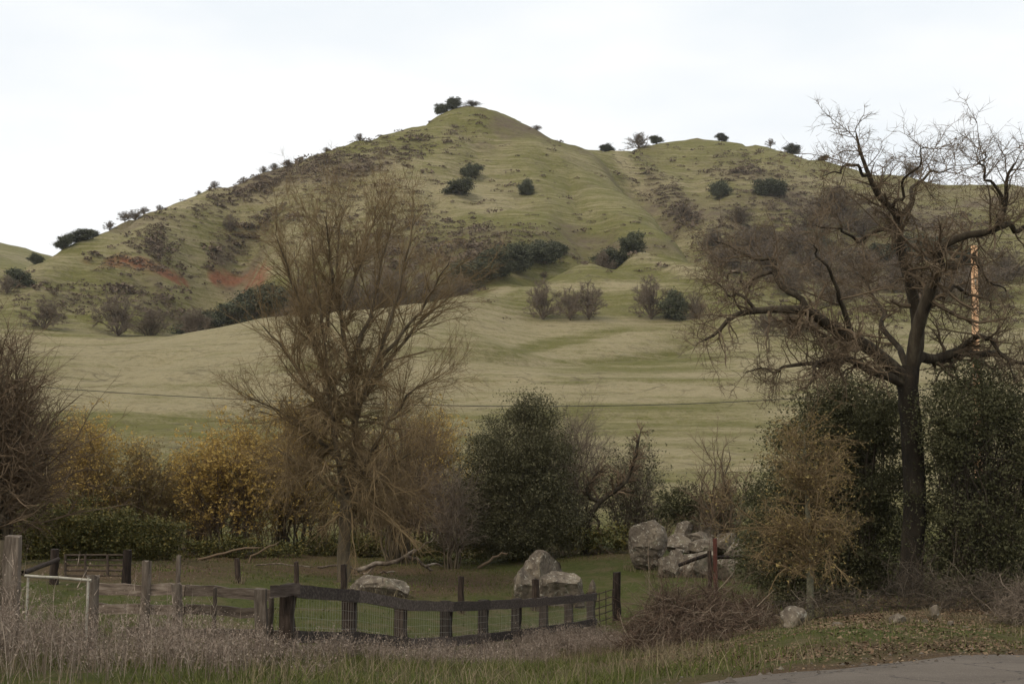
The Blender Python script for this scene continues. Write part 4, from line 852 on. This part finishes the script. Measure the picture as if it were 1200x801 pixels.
# ------------------------------------------------------------------ boulders, log
def boulder(label, x0, x1, y0, y1, D, seed, group=None, name='boulder', deep=1.0, cuts=9, sub=4):
    r = np.random.default_rng(seed); bm = bmesh.new(); bmesh.ops.create_icosphere(bm, subdivisions=sub, radius=1.0)
    V = np.array([v.co[:] for v in bm.verts]); Fc = np.array([[v.index for v in f.verts] for f in bm.faces]); bm.free()
    for _ in range(cuts + 6):
        n = unit(r.normal(size=3)); d = r.uniform(.48, .84); e = V @ n - d; V = V - np.maximum(e, 0)[:, None] * n
    for k in range(6):
        f = 1.6 * 1.8 ** k; a = .085 / 1.5 ** k; ph = r.random((3, 3)) * 6.28; w_ = r.normal(size=(3, 3)) * f
        V = V * (1 + a * np.sin(V @ w_[0] + ph[0, 0]) * np.sin(V @ w_[1] + ph[1, 0]))[:, None]
    V[:, :2] /= np.where(V[:, 2] < 0, np.maximum(np.sqrt(np.maximum(1 - V[:, 2] ** 2, 0)), .5) ** .8, 1.0)[:, None]
    mn, mxx = V.min(0), V.max(0); V = (V - (mn + mxx) / 2) / ((mxx - mn) / 2)
    c = PT((x0 + x1) / 2, (y0 + y1) / 2, D); s = D / F; h = (x1 - x0) / 2 * s, (x1 - x0) / 2 * s * deep, (y1 - y0) / 2 * s
    g = G(c[0], D); bot = min(c[2] - h[2], g - .10); topz = c[2] + h[2]; hz = (topz - bot) / 2 if c[2] - h[2] - g < .35 else h[2]; cz = topz - hz
    o = put(name, mesh(name, V * np.array([h[0], h[1], hz]), Fc, None, False), M['rock']); o.location = (c[0], c[1], cz); o.rotation_euler = (0, 0, r.uniform(-.25, .25))
    return tag(o, label, 'rock', group)
B = boulder
B('largest pale lichen-spotted boulder at the grassy end of the boulder pile', 735, 782, 609, 663, 51, 101, cuts=9, sub=4)
B('long dark slab boulder wedged beside the largest boulder of the pile', 772, 812, 624, 648, 52, 102)
B('rounded pale boulder on the top of the boulder pile', 790, 815, 610, 632, 53, 103)
B('smooth grey-brown boulder along the top back of the boulder pile', 812, 850, 611, 634, 53.5, 104)
B('grey boulder low behind the red post in the boulder pile', 826, 868, 623, 650, 52.5, 105)
B('small rounded boulder in front of the largest boulder of the pile', 771, 796, 651, 671, 49, 106)
B('wide pale boulder under the brown rail at the front of the pile', 792, 838, 645, 680, 49.5, 107)
B('upright pale boulder beyond the red post at the front of the pile', 838, 862, 650, 684, 49, 108)
B('mossy middle boulder in the heart of the boulder pile', 806, 836, 631, 655, 51.5, 109)
B('squat grey boulder at the far end of the pile beside the evergreen shrub', 848, 884, 634, 664, 51, 124)
B('dark flat boulder bridging the middle and top rocks of the pile', 796, 842, 622, 644, 52.3, 125)
B('pale cracked boulder between the small rounded one and the wide pale one', 780, 806, 644, 668, 50, 126)
B('small pale stone wedged between bigger boulders of the pile', 788, 802, 642, 652, 50.2, 110, sub=2)
B('flat-topped upper slab of the split boulder in the paddock', 604, 659, 644, 700, 45.2, 111, cuts=9, sub=4)
B('leaning flank stone of the split boulder beside the wooden post', 602, 630, 664, 706, 44.5, 112, cuts=8)
B('rough rounded front stone of the split boulder in the paddock', 626, 682, 669, 710, 44.2, 113, cuts=8, sub=4)
B('low broad lichen-flecked rock half sunk in the paddock turf', 404, 478, 673, 712, 40, 114, cuts=6, deep=.8, sub=4)
B('pale stone on the verge beside the slender pale-barked tree', 916, 946, 710, 730, 27, 115, sub=3)
B('whitish stone with a dark side on the verge below the huge oak', 1040, 1064, 718, 735, 23.6, 116, sub=3)
B('small whitish stone deep in the dead brush by the huge oak', 1088, 1101, 708, 721, 26.5, 117, sub=2)
for a, sd in [((1123, 1136, 733, 741), 118), ((1148, 1165, 735, 742), 119), ((1110, 1118, 727, 732), 120), ((1080, 1088, 724, 729), 121), ((975, 990, 728, 734), 122)]: B('small flat pale stone lying on the leafy road verge', *a, 24, sd, 'small stones on the verge', 'stone', sub=2)
B('tiny pale stone in the grass beside the split boulder', 690, 698, 678, 684, 46, 123, sub=2)

def log():
    r = np.random.default_rng(130); D = 51.0; b0 = PT(455, 668, D); base = np.array([b0[0], D, G(b0[0], D)]); t = thing('fallen_log', base, 'forked fallen log with pale peeled wood lying under the trees', 'log')
    for i, (p, w0, w1) in enumerate([([(418, 668), (440, 661), (465, 657), (480, 648), (490, 643)], 9, 5), ([(476, 652), (488, 655), (500, 664), (508, 668)], 8, 4), ([(498, 663), (508, 660), (520, 664)], 5, 2), ([(440, 662), (428, 672), (420, 676)], 4, 2), ([(445, 671), (456, 669), (464, 672)], 3.5, 2), ([(484, 648), (500, 636), (512, 630)], 3, 1), ([(300, 662), (330, 660), (372, 664)], 3, 2), ([(372, 664), (400, 662), (420, 668)], 4, 3)]):
        P, R = limb(p, D - .25 * (i % 3), w0 * .68, w1 * .68, 9, r, .03); g = gz(P[:, 0], P[:, 1]); P[:, 2] = np.maximum(P[:, 2], g + R * .3); m = MB(); tubes(m, P, R, 8, r=r); m.build('trunk' if i == 0 else 'branch', M['log_wood'], t, True, base)
log()
for q, (p, w, l) in enumerate([([(232, 655), (270, 646), (312, 640)], 4, 'dark fallen branch propped in the hollow under the golden willow'), ([(292, 652), (305, 646), (330, 632)], 3, 'thin leaning dead branch under the golden willow'), ([(560, 665), (582, 652), (596, 646)], 4, 'dead branch leaning out under the round evergreen oak')]):
    r = np.random.default_rng(140 + q); D = 54.5; P, R = limb(p, D, w, w * .5, 8, r, .03); g = gz(P[:, 0], P[:, 1]); P[:, 2] = np.maximum(P[:, 2], g + .02); P[0, 2] = g[0] + .01
    m = MB(); tubes(m, P, R, 6, r=r); o = m.build('fallen_branch', M['brown_twig'], None, True, P[0]); o.location = tuple(P[0]); tag(o, l, 'branch')

# ------------------------------------------------------------------ fences and gates
frng = np.random.default_rng(150)
def post(parent, px, top, w, D, m='post_wood', base=(0, 0, 0), tilt=0.0, round_=False, name='post', up=None, rot=None, thick=1.0):
    x = (px - 600) / F * D; zt = PT(px, top, D)[2] if up is None else up; g = G(x, D) - .25; s = D / F; hw = w * s / 2
    n = 10 if round_ else 4; rings = 7; h = zt - g; ro = frng.uniform(-.3, .3) if rot is None else rot
    V = []
    for i in range(rings):
        f = i / (rings - 1); rr = hw * (1 + .05 * frng.normal()) * (1.0 if not round_ else 1.05 - .1 * f) * (1.3 if not round_ else 1)
        a = np.arange(n) * 2 * math.pi / n + (math.pi / 4 if n == 4 else 0) + ro
        V.append(np.stack([x + rr * np.cos(a) + tilt * h * f + .006 * frng.normal(), D + rr * thick * np.sin(a), np.full(n, g + h * f) + (frng.normal(0, .012, n) if i == rings - 1 else 0)], -1))
    V = np.concatenate(V); Q = [[i * n + j, i * n + (j + 1) % n, (i + 1) * n + (j + 1) % n, (i + 1) * n + j] for i in range(rings - 1) for j in range(n)]
    mb = MB(); mb.add(V, None, Q)
    c = V[-n:].mean(0) + [0, 0, .012]; mb.add(np.vstack([V[-n:], c]), [[j, (j + 1) % n, n] for j in range(n)])
    return mb.build(name, M[m], parent, round_, base)
def beam(parent, A, Bp, h, th, m, base=(0, 0, 0), name='rail', wob=.004, label=None, round_=False):
    A = np.asarray(A, float); Bp = np.asarray(Bp, float); n = 7; t = np.linspace(0, 1, n)[:, None]; P = A * (1 - t) + Bp * t; P[1:-1] += frng.normal(0, wob, (n - 2, 3)) * [.3, .3, 1]
    mb = MB()
    if round_: tubes(mb, P, np.full(n, h / 2), 8, False, r=frng)
    else:
        d = unit(Bp - A); side = unit(np.cross(d, [0, 0, 1])); up = np.cross(side, d); k = np.array([(-1, -1), (1, -1), (1, 1), (-1, 1)]) * .5
        V = np.concatenate([P[i] + side * (k[:, :1] * th) + up * (k[:, 1:] * h * (1 + .04 * frng.normal())) for i in range(n)])
        Q = [[i * 4 + j, i * 4 + (j + 1) % 4, (i + 1) * 4 + (j + 1) % 4, (i + 1) * 4 + j] for i in range(n - 1) for j in range(4)] + [[3, 2, 1, 0], [(n - 1) * 4 + j for j in range(4)]]
        mb.add(V, None, Q)
    return mb.build(name, M[m], parent, round_, base, label=label)
def wires(parent, A, Bp, zb, zt, sx, sz, m='wire', base=(0, 0, 0), r_=.0021, name='wire_mesh'):
    """woven wire panel hanging between two plan points; zb / zt are bottom and top heights at A and B"""
    A = np.asarray(A, float); Bp = np.asarray(Bp, float); L = np.linalg.norm(Bp - A); nv = max(2, int(L / sx)); mb = MB()
    f = np.linspace(0, 1, nv + 1) + frng.normal(0, .08 / nv, nv + 1); xy = A * (1 - f[:, None]) + Bp * f[:, None]; b = zb[0] * (1 - f) + zb[1] * f; t = zt[0] * (1 - f) + zt[1] * f
    tubes(mb, np.stack([np.column_stack([xy, b]), np.column_stack([xy, (b + t) / 2]), np.column_stack([xy, t])], 1), np.full((nv + 1, 3), r_), 3, False, r=frng)
    nh = int((zt[0] - zb[0]) / sz)
    for i in range(nh + 1):
        g = i / max(1, nh); e = np.linspace(0, 1, 6); p = np.column_stack([A[0] + (Bp[0] - A[0]) * e, A[1] + (Bp[1] - A[1]) * e, (zb[0] * (1 - g) + zt[0] * g) * (1 - e) + (zb[1] * (1 - g) + zt[1] * g) * e + frng.normal(0, .006, 6)])
        tubes(mb, p, np.full(6, r_), 3, False, r=frng)
    mb.build(name, M[m], parent, False, base, kind='stuff')

# dark plank fence with woven wire, running away from the corner post
FX = lambda k: (-.1122 + .02887 * k) * 24.0
FD = lambda k: 24.0 * (1 + .0923 * k)
ty = {-1: 685, 0: 692, 1: 703, 2: 705, 3: 703.5, 4: 702, 5: 699.5, 6: 697.5, 7: 694.5}
fp = {}
for k in range(-1, 8): fp[k] = np.array([FX(k), FD(k), PT(600 + F * FX(k) / FD(k), ty[k], FD(k))[2]])
fb = np.array([FX(-1), FD(-1), G(FX(-1), FD(-1))]); fen = thing('plank_fence', fb, 'dark stained plank fence with woven wire running away from its corner post', 'fence')
fd = unit(np.array([FX(1) - FX(0), FD(1) - FD(0), 0])); fs = np.array([fd[1], -fd[0], 0])          # towards the road side
for k in range(-1, 8):
    px = 600 + F * FX(k) / FD(k); post(fen, px, 0, .205 * F / FD(k), FD(k), 'dark_wood', fb, frng.normal(0, .012), up=fp[k][2] + .02, rot=math.atan2(fd[1], fd[0]) + .05 * frng.normal())
sh = fs * .15
for a, b in ((-1, 1), (1, 3), (3, 5), (5, 7)):
    for dz, hh in ((-.085, .19), (-.76, .19)):
        A_ = fp[a] + sh + [0, 0, dz]; B_ = fp[b] + sh + [0, 0, dz]
        e = (B_ - A_) * .0035; mid = (A_ + B_) / 2 + (fp[(a + b) // 2] - (fp[a] + fp[b]) / 2)
        beam(fen, A_ + e - fd * .04, mid - fd * .003, hh, .045, 'rail_wood', fb); beam(fen, mid + fd * .003, B_ - e + fd * .035, hh, .045, 'rail_wood', fb)
for k in range(-1, 7):
    A_ = fp[k] + sh * .72; B_ = fp[k + 1] + sh * .72; wires(fen, A_[:2], B_[:2], (G(A_[0], A_[1]) + .05, G(B_[0], B_[1]) + .05), (A_[2] - .05, B_[2] - .05), .10, .13, base=fb)
# weathered rail fence
wb = np.array([PT(215, 700, 22)[0], 22, G(PT(215, 700, 22)[0], 22)]); wf = thing('rail_fence', wb, 'weathered grey split-rail fence with uneven posts half lost in dry weeds', 'fence')
for px, top, w, D, tl, rd in [(115, 674, 16, 21.6, .0, True), (175, 657, 12, 22.2, .02, True), (217, 684, 13, 21.9, -.04, True), (211, 651, 6, 22.6, .02, True), (313, 690, 14, 21.7, -.03, False), (257, 688, 5, 22.1, .0, True), (322, 700, 7, 22.0, .0, True)]: post(wf, px, top, w, D, 'post_wood', wb, tl, rd)
for (x0, y0, x1, y1, h, D, m) in [(108, 689, 217, 692, 13, 22.25, 'weathered'), (218, 691, 318, 697, 12.5, 22.25, 'weathered'), (112, 711, 216, 715, 11, 22.3, 'weathered'), (218, 713, 316, 718, 11, 22.3, 'weathered'), (150, 740, 240, 741, 11, 22.35, 'post_wood'), (241, 741, 338, 744, 11, 22.35, 'post_wood')]:
    beam(wf, PT(x0, y0, D), PT(x1, y1, D), h * D / F, .11, m, wb, wob=.010, round_=False)
beam(wf, PT(317, 692.5, 21.55), PT(352, 690.5, 21.55), 13.5 * 21.6 / F, .05, 'rail_wood', wb, name='corner_board', wob=.004)
wires(wf, PT(318, 700, 22.0)[:2], PT(342, 700, 22.0)[:2], (-.4, -.4), (.5, .5), .10, .13, base=wb)
# big gate post, brace, pale frame
p = PT(20, 700, 20.2); o = post(None, 21, 627, 19, 20.2, 'post_wood', (p[0], 20.2, G(p[0], 20.2)), .0, False, 'gate_post', rot=.1); o.location = (p[0], 20.2, G(p[0], 20.2)); tag(o, 'big square weathered gate post standing tall in the dry weeds', 'post')
p = PT(7, 700, 20.9); o = post(None, 6, 634, 20, 20.9, 'bark', (p[0], 20.9, G(p[0], 20.9)), .0, True, 'gate_post'); o.location = (p[0], 20.9, G(p[0], 20.9)); tag(o, 'rough dark round post right behind the big square gate post', 'post')
pb = np.array([PT(67, 700, 20.8)[0], 20.8, G(PT(67, 700, 20.8)[0], 20.8)]); pf = thing('pipe_frame', pb, 'thin pale rusted pipe frame spanning beside the big square gate post', 'frame')
def rod(parent, a, b, r_, m, base, name): mb = MB(); tubes(mb, polyline([a, b], 5, frng, .004), np.full(5, r_), 6, False, r=frng); mb.build(name, M[m], parent, True, base)
rod(pf, PT(29, 674, 20.8), PT(107, 679.5, 20.8), .020, 'pale_paint', pb, 'top_bar')
for a in (33, 103.5): q = PT(a, 676, 20.8); rod(pf, q, np.array([q[0], q[1], G(q[0], q[1]) - .1]), .018, 'pale_paint', pb, 'upright')
# farm gate with its posts at the back of the corral
gb = np.array([PT(112, 690, 34)[0], 34, G(PT(112, 690, 34)[0], 34)]); fg = thing('farm_gate', gb, 'rusty tube farm gate hung between two dark posts before the hedge', 'gate')
for px, top, w in ((70, 643, 10), (154, 644, 11)): post(fg, px, top, w, 34, 'dark_wood', gb, .0, True)
for y in (650, 656, 662, 668, 674): rod(fg, PT(76, y, 34), PT(149, y, 34), .022, 'rust', gb, 'bar')
for x in (76.5, 100, 126, 148.5): rod(fg, PT(x, 649, 33.94), PT(x, 675, 33.94), .03, 'rust', gb, 'upright')
A_ = PT(27, 671, 30); B_ = PT(68, 655, 33.7)
rod(fg, A_, B_, .06, 'dark_wood', gb, 'diagonal_brace')
# old posts of the back wire fence
bp = [(285, 654, 6.5, 38, -.10, 'lone leaning post of the old wire fence under the golden willow'), (352, 658, 6, 38.5, -.05, 'thin post of the old wire fence just before the tall bare tree'), (406, 661, 7.5, 38.2, -.02, 'post of the old wire fence standing before the low lichen-flecked rock'), (541, 675, 7, 38.8, .0, 'post of the old wire fence alone on the brown leaf litter'), (627, 678, 9, 42.5, .0, 'thick post standing before the split boulder')]
for px, top, w, D, tl, lab in bp:
    x = (px - 600) / F * D; g = G(x, D); o = post(None, px, top, w, D, 'dark_wood', (x, D, g), tl, True, 'fence_post'); o.location = (x, D, g); tag(o, lab, 'post', 'posts of the old wire fence')
# short wire gate at the far end of the plank fence
rb = np.array([PT(706, 700, 40.2)[0], 40.2, G(PT(706, 700, 40.2)[0], 40.2)]); rg = thing('wire_gate', rb, 'short rusty wire gate between the plank fence end and a tall post', 'gate')
post(rg, 721, 670, 9, 41, 'dark_wood', rb, .0, True)
a0 = PT(693, 698, 39.9); a1 = PT(719, 690, 40.8)
for i in range(6): rod(rg, a0 - [0, 0, i * .19], a1 - [0, 0, i * .19], .016, 'rust', rb, 'bar')
for f in (.05, .35, .65, .95): q = a0 * (1 - f) + a1 * f; rod(rg, q + [0, -.03, .03], q + [0, -.03, -1.0], .014, 'rust', rb, 'upright')
# red steel post with brown rails by the boulder pile
qb = np.array([PT(834, 700, 44)[0], 44, G(PT(834, 700, 44)[0], 44)]); rp = thing('red_post', qb, 'red steel post with brown rails in front of the boulder pile', 'post')
post(rp, 835.5, 631, 5, 44, 'red_paint', qb, .0, False); post(rp, 829, 645, 5, 44.1, 'dark_wood', qb, .0, True, 'wooden_stake')
rod(rp, PT(795, 662, 44.4), PT(833, 648, 44.2), .06, 'dark_wood', qb, 'rail'); rod(rp, PT(838, 653, 44.2), PT(868, 652, 44.4), .055, 'dark_wood', qb, 'rail')
# utility pole and cable
D = 56.0; x = (1145 - 600) / F * D; ub = np.array([x, D, G(x, D)]); up_ = thing('utility_pole', ub, 'orange-brown wooden utility pole rising behind the huge leafless oak', 'pole')
P = np.array([ub - [0, 0, .3], PT(1147.5, 560, D), PT(1144, 430, D), PT(1141.5, 288, D)]); m = MB(); tubes(m, polyline(P, 10), np.linspace(.17, .125, 10), 12, False, r=frng); m.add(np.array([PT(1141.5, 288, D) + [.12 * math.cos(a), .12 * math.sin(a), .004] for a in np.arange(8) * .785]), None, [[0, 1, 2, 3], [0, 3, 4, 7], [4, 5, 6, 7]]); m.build('shaft', M['pole_wood'], up_, True, ub)
for py in (330, 440): c = PT(1143, py, D - .17); m = MB(); box(m, c, (.05, .03, .28)); m.build('marker_plate', M['pale_paint'], up_, False, ub)
px_ = np.linspace(-260, 1140, 46); py_ = np.interp(px_, [-260, 80, 290, 520, 700, 870, 1140], [428, 456.5, 469, 475.5, 476.5, 471.5, 452]); py_ = np.convolve(np.pad(py_, 4, mode='reflect', reflect_type='odd'), np.ones(9) / 9, 'valid')
P = np.array([PT(a, b, 66 - 10 * i / 45) for i, (a, b) in enumerate(zip(px_, py_))]); m = MB(); tubes(m, P, np.full(46, .016), 5, False, r=frng); o = m.build('cable', M['cable'], None, True); tag(o, 'thin dark sagging cable strung across in front of the pasture to the pole', 'cable')

# ------------------------------------------------------------------ grasses, weeds, leaf litter (nobody could count them)
M['weed'] = mat('dry_weed', [(.175, .13, .098), (.27, .208, .158)], .8, .95, island=[(.10, .073, .055), (.22, .165, .125), (.42, .345, .265)], trans=.15)
M['straw'] = mat('straw', [(.16, .125, .07), (.25, .20, .115)], .7, .95, island=[(.09, .068, .04), (.28, .225, .135)], trans=.15)
M['green_grass'] = mat('green_grass', [(.06, .072, .016), (.105, .115, .027)], .8, .9, island=[(.045, .052, .013), (.095, .108, .025), (.16, .15, .05)], trans=.2)
M['dead_leaf'] = mat('dead_leaf', [(.085, .05, .028), (.17, .11, .065)], 2, .95, island=[(.055, .032, .018), (.14, .09, .05), (.26, .195, .12)])
def blades(mb, P, h, w, lean, r):
    n = len(P); az = r.random(n) * 6.28; a2 = r.random(n) * 6.28; ln = np.abs(r.normal(0, lean, n))
    e = np.stack([np.cos(az) * ln, np.sin(az) * ln, np.ones(n)], -1); e = unit(e); wv = np.stack([np.cos(a2), np.sin(a2), 0 * a2], -1) * (np.asarray(w) / 2)[..., None] if np.ndim(w) else np.stack([np.cos(a2), np.sin(a2), 0 * a2], -1) * w / 2
    h = np.asarray(h)[:, None]; mid = P + e * h * .55; tip = P + e * h; tip[:, :2] += np.stack([np.cos(az), np.sin(az)], -1) * h * .3 * ln[:, None] * 1.4
    V = np.stack([P - wv, P + wv, mid + wv * .7, mid - wv * .7, tip], 1); i = np.arange(n)[:, None] * 5
    mb.add(V, i + np.array([[3, 2, 4]]), i + np.array([[0, 1, 2, 3]]))
def fence_y(x): return np.interp(x, [-20, -7.5, -6.0, -3.6, FX(0), FX(7), 3.2, 4.2], [21, 20.6, 21.8, 21.6, FD(0), FD(7), 36, 27])
def scatter(n, x0, x1, y0, y1, f, r):
    x = r.uniform(x0, x1, n); y = np.sqrt(r.uniform(y0 ** 2, y1 ** 2, n)); x = x * (y / y1) if False else x
    k = r.random(n) < f(x, y); x, y = x[k], y[k]; return np.column_stack([x, y, gz(x, y) - .01])
def weeds():
    r = np.random.default_rng(160)
    def dens(x, y):
        d = fence_y(x) - y; px = 600 + F * x / y
        f = sstep(-.9, .3, d) * (1 - sstep(4.5, 7.0, d + 1.2 * fbm(x / 1.5, y / 1.5, 3))) * sstep(1.2, 2.6, road_s(x, y)) * (1 - sstep(730, 790, px))
        return f * np.clip(.72 + .6 * fbm(x / .9, y / .9, 3) + .8 * fbm(x / 2.6 + 4, y / 2.6, 2), .06, 1) * (.55 + .45 * sstep(5, 1.0, d))
    P = scatter(56000, -11.5, 4.2, 13.5, 40, dens, r); n = len(P); px = 600 + F * P[:, 0] / P[:, 1]
    H = (.55 + .42 * r.random(n)) * np.exp(r.normal(0, .15, n)) * np.interp(px, [0, 130, 300, 360, 780], [.98, .72, .52, .33, .42]) * np.clip(1 + .6 * fbm(P[:, 0] / 1.3, P[:, 1] / 1.3, 2), .45, 1.7)
    H = np.maximum(H, .15)
    mb = MB(); blades(mb, P, H, .009, .30, r)
    m = 12; idx = np.repeat(np.arange(n), m); f = .35 + .65 * r.random(n * m); st = P[idx] + np.column_stack([np.zeros((n * m, 2)), f * H[idx]])
    az = r.random(n * m) * 6.28; L = (.06 + .20 * r.random(n * m)) * H[idx] * 1.25; el = r.uniform(-.3, 1.3, n * m); en = st + np.column_stack([np.cos(az) * np.cos(el), np.sin(az) * np.cos(el), np.sin(el)]) * L[:, None]
    w = np.column_stack([-np.sin(az), np.cos(az), 0 * az]) * .0045
    mb.add(np.stack([st - w, st + w, en], 1), np.arange(3 * n * m).reshape(-1, 3))
    s = .011 * np.exp(r.normal(0, .3, n * m))[:, None]; q = unit(r.normal(size=(n * m, 3))); q2 = unit(np.cross(q, r.normal(size=(n * m, 3))))
    mb.add(np.stack([en - q * s, en + q * s, en + q2 * s * 1.5], 1), np.arange(3 * n * m).reshape(-1, 3))
    o = mb.build('dry_weeds', M['weed'], kind='stuff'); tag(o, 'tall pinkish-tan dry weeds crowding along the front of the fences', 'weeds')
    print('weeds', n)
weeds()
def grasses():
    r = np.random.default_rng(170)
    def verge(x, y): return sstep(.1, 1.0, road_s(x, y) + .5 * fbm(x, y, 2)) * np.clip(.35 + .9 * fbm(x / 1.7, y / 1.7, 3), .04, 1) * np.where(x > 4.5, .6 * (1 - sstep(24, 27, y)), 1)
    P = scatter(52000, -9, 13, 12.5, 29, lambda x, y: verge(x, y) * (np.abs(x) < .42 * y), r); n = len(P); mb = MB(); blades(mb, P, (.10 + .16 * r.random(n)) * np.where(P[:, 0] > 3.5, .45, 1), .013, .8, r)
    o = mb.build('verge_grass', M['green_grass'], kind='stuff'); tag(o, 'green grass on the verge between the road and the fences', 'grass')
    P = scatter(30000, -9, 13, 12.5, 29, lambda x, y: sstep(.2, 1.4, road_s(x, y)) * np.clip(.3 + fbm(x / 1.3 + 9, y / 1.3, 3), .05, 1) * (np.abs(x) < .42 * y) * np.where(x > 4.5, .45, 1), r); n = len(P); mb = MB(); blades(mb, P, (.12 + .28 * r.random(n)) * np.where(P[:, 0] > 3.5, .4, 1), .010, .6, r)
    o = mb.build('dry_grass', M['straw'], kind='stuff'); tag(o, 'dry straw grass mixed into the verge', 'grass')
    def pad(x, y): return sstep(.2, 1.2, y - fence_y(x)) * (1 - sstep(60, 66, y)) * np.clip(.45 + .8 * fbm(x / 2.5, y / 3.5, 3), .05, 1) * (np.abs(x) < .40 * y)
    P = scatter(58000, -24, 24, 21, 66, pad, r); n = len(P); mb = MB(); blades(mb, P, (.05 + .07 * r.random(n)), .028, .6, r)
    o = mb.build('paddock_grass', M['green_grass'], kind='stuff'); tag(o, 'short green grass in the paddock behind the fences', 'grass')
    def lz(x, y):
        px, py = project(np.stack([x, y, gz(x, y, False)], -1)); f = np.zeros(len(x))
        for cx, cy, rx, ry in [(520, 688, 120, 16), (430, 668, 200, 12), (160, 668, 170, 16), (620, 648, 150, 12), (810, 748, 120, 32), (1080, 715, 260, 36), (900, 768, 200, 14), (1080, 758, 180, 12)]: f = np.maximum(f, np.clip(1.3 - np.hypot((px - cx) / rx, (py - cy) / ry), 0, 1))
        return f * np.clip(.6 + .7 * fbm(x / .8, y / .8, 2), .1, 1) * (road_s(x, y) > -.3)
    P = np.concatenate([scatter(80000, -18, 18, 17, 60, lz, r), scatter(60000, 2, 14, 14.5, 30, lz, r)]); P[:, 2] += .025; mb = MB(); leaves(mb, P, .021, r, .7, up=1.5)
    o = mb.build('leaf_litter', M['dead_leaf'], kind='stuff'); tag(o, 'brown fallen leaves strewn over the ground under the trees', 'leaf litter')
grasses()
def gravel():
    r = np.random.default_rng(180); n = 3200; k = r.integers(0, 240, n); of = np.abs(r.normal(0, .45, n)) * np.where(r.random(n) < .6, -1, .8); X = ss[k] + r.uniform(-.2, .2, n) + nx[k] / nl_[k] * of; Y = yE[k] - of / nl_[k]
    q = (Y > 8) & (X > -4) & (X < 16); X, Y, of = X[q], Y[q], of[q]; n = len(X); Z = np.maximum(gz(X, Y), np.where(of > 0, gz(X, Y, False) + .02, -9)); c = np.column_stack([X, Y, Z]); s = (.012 * np.exp(r.normal(0, .5, n)))[:, None, None]
    o8 = np.array([[1, 0, 0], [-1, 0, 0], [0, 1, 0], [0, -1, 0], [0, 0, .7], [0, 0, -.5]], float)[None] * (1 + .35 * r.normal(size=(n, 6, 1))); f8 = np.array([[0, 2, 4], [2, 1, 4], [1, 3, 4], [3, 0, 4], [2, 0, 5], [1, 2, 5], [3, 1, 5], [0, 3, 5]])
    mb = MB(); mb.add(c[:, None] + o8 * s, (f8[None] + np.arange(n)[:, None, None] * 6).reshape(-1, 3)); o = mb.build('gravel', M['gravel'], kind='stuff'); tag(o, 'loose gravel along the crumbling edge of the asphalt', 'gravel')
    # longer grass around the feet of boulders and posts
    mb = MB()
    for b_ in [o_ for o_ in bpy.data.objects if o_.name.startswith(('boulder', 'fence_post'))]:
        w_ = max(b_.dimensions.x, .2) / 2; m_ = int(60 + 160 * w_); a = r.random(m_) * 6.28; rad = w_ * r.uniform(.85, 1.25, m_); x = b_.location.x + np.cos(a) * rad; y = b_.location.y + np.sin(a) * rad; blades(mb, np.column_stack([x, y, gz(x, y) - .01]), .08 + .2 * r.random(m_), .016, .5, r)
    o = mb.build('tussock_grass', M['straw'], kind='stuff'); tag(o, 'longer dry grass around the feet of the boulders and old posts', 'grass')
M['gravel'] = mat('gravel', [(.08, .065, .05), (.14, .115, .09)], 3, .95, island=[(.05, .04, .03), (.19, .16, .128)])
gravel()
# ------------------------------------------------------------------ thin winter haze
hv = bpy.data.materials.new('thin_haze'); hv.use_nodes = True; t_ = hv.node_tree; t_.nodes.clear()
ho = t_.nodes.new('ShaderNodeOutputMaterial'); hp = t_.nodes.new('ShaderNodeVolumePrincipled'); hp.inputs['Color'].default_value = (.93, .93, .93, 1); hp.inputs['Density'].default_value = HAZE
t_.links.new(hp.outputs['Volume'], ho.inputs['Volume'])
lo_ = GV.min(0) - [5, 5, 1.5]; hi_ = GV.max(0) + [5, 5, 30]
m = MB(); box(m, (lo_ + hi_) / 2, hi_ - lo_); o = m.build('haze', hv, None, kind='stuff'); tag(o, 'thin pale winter haze over the whole valley', 'haze')
print('TRIANGLES', sum(len(m_.loops) - 2 * len(m_.polygons) for m_ in bpy.data.meshes))
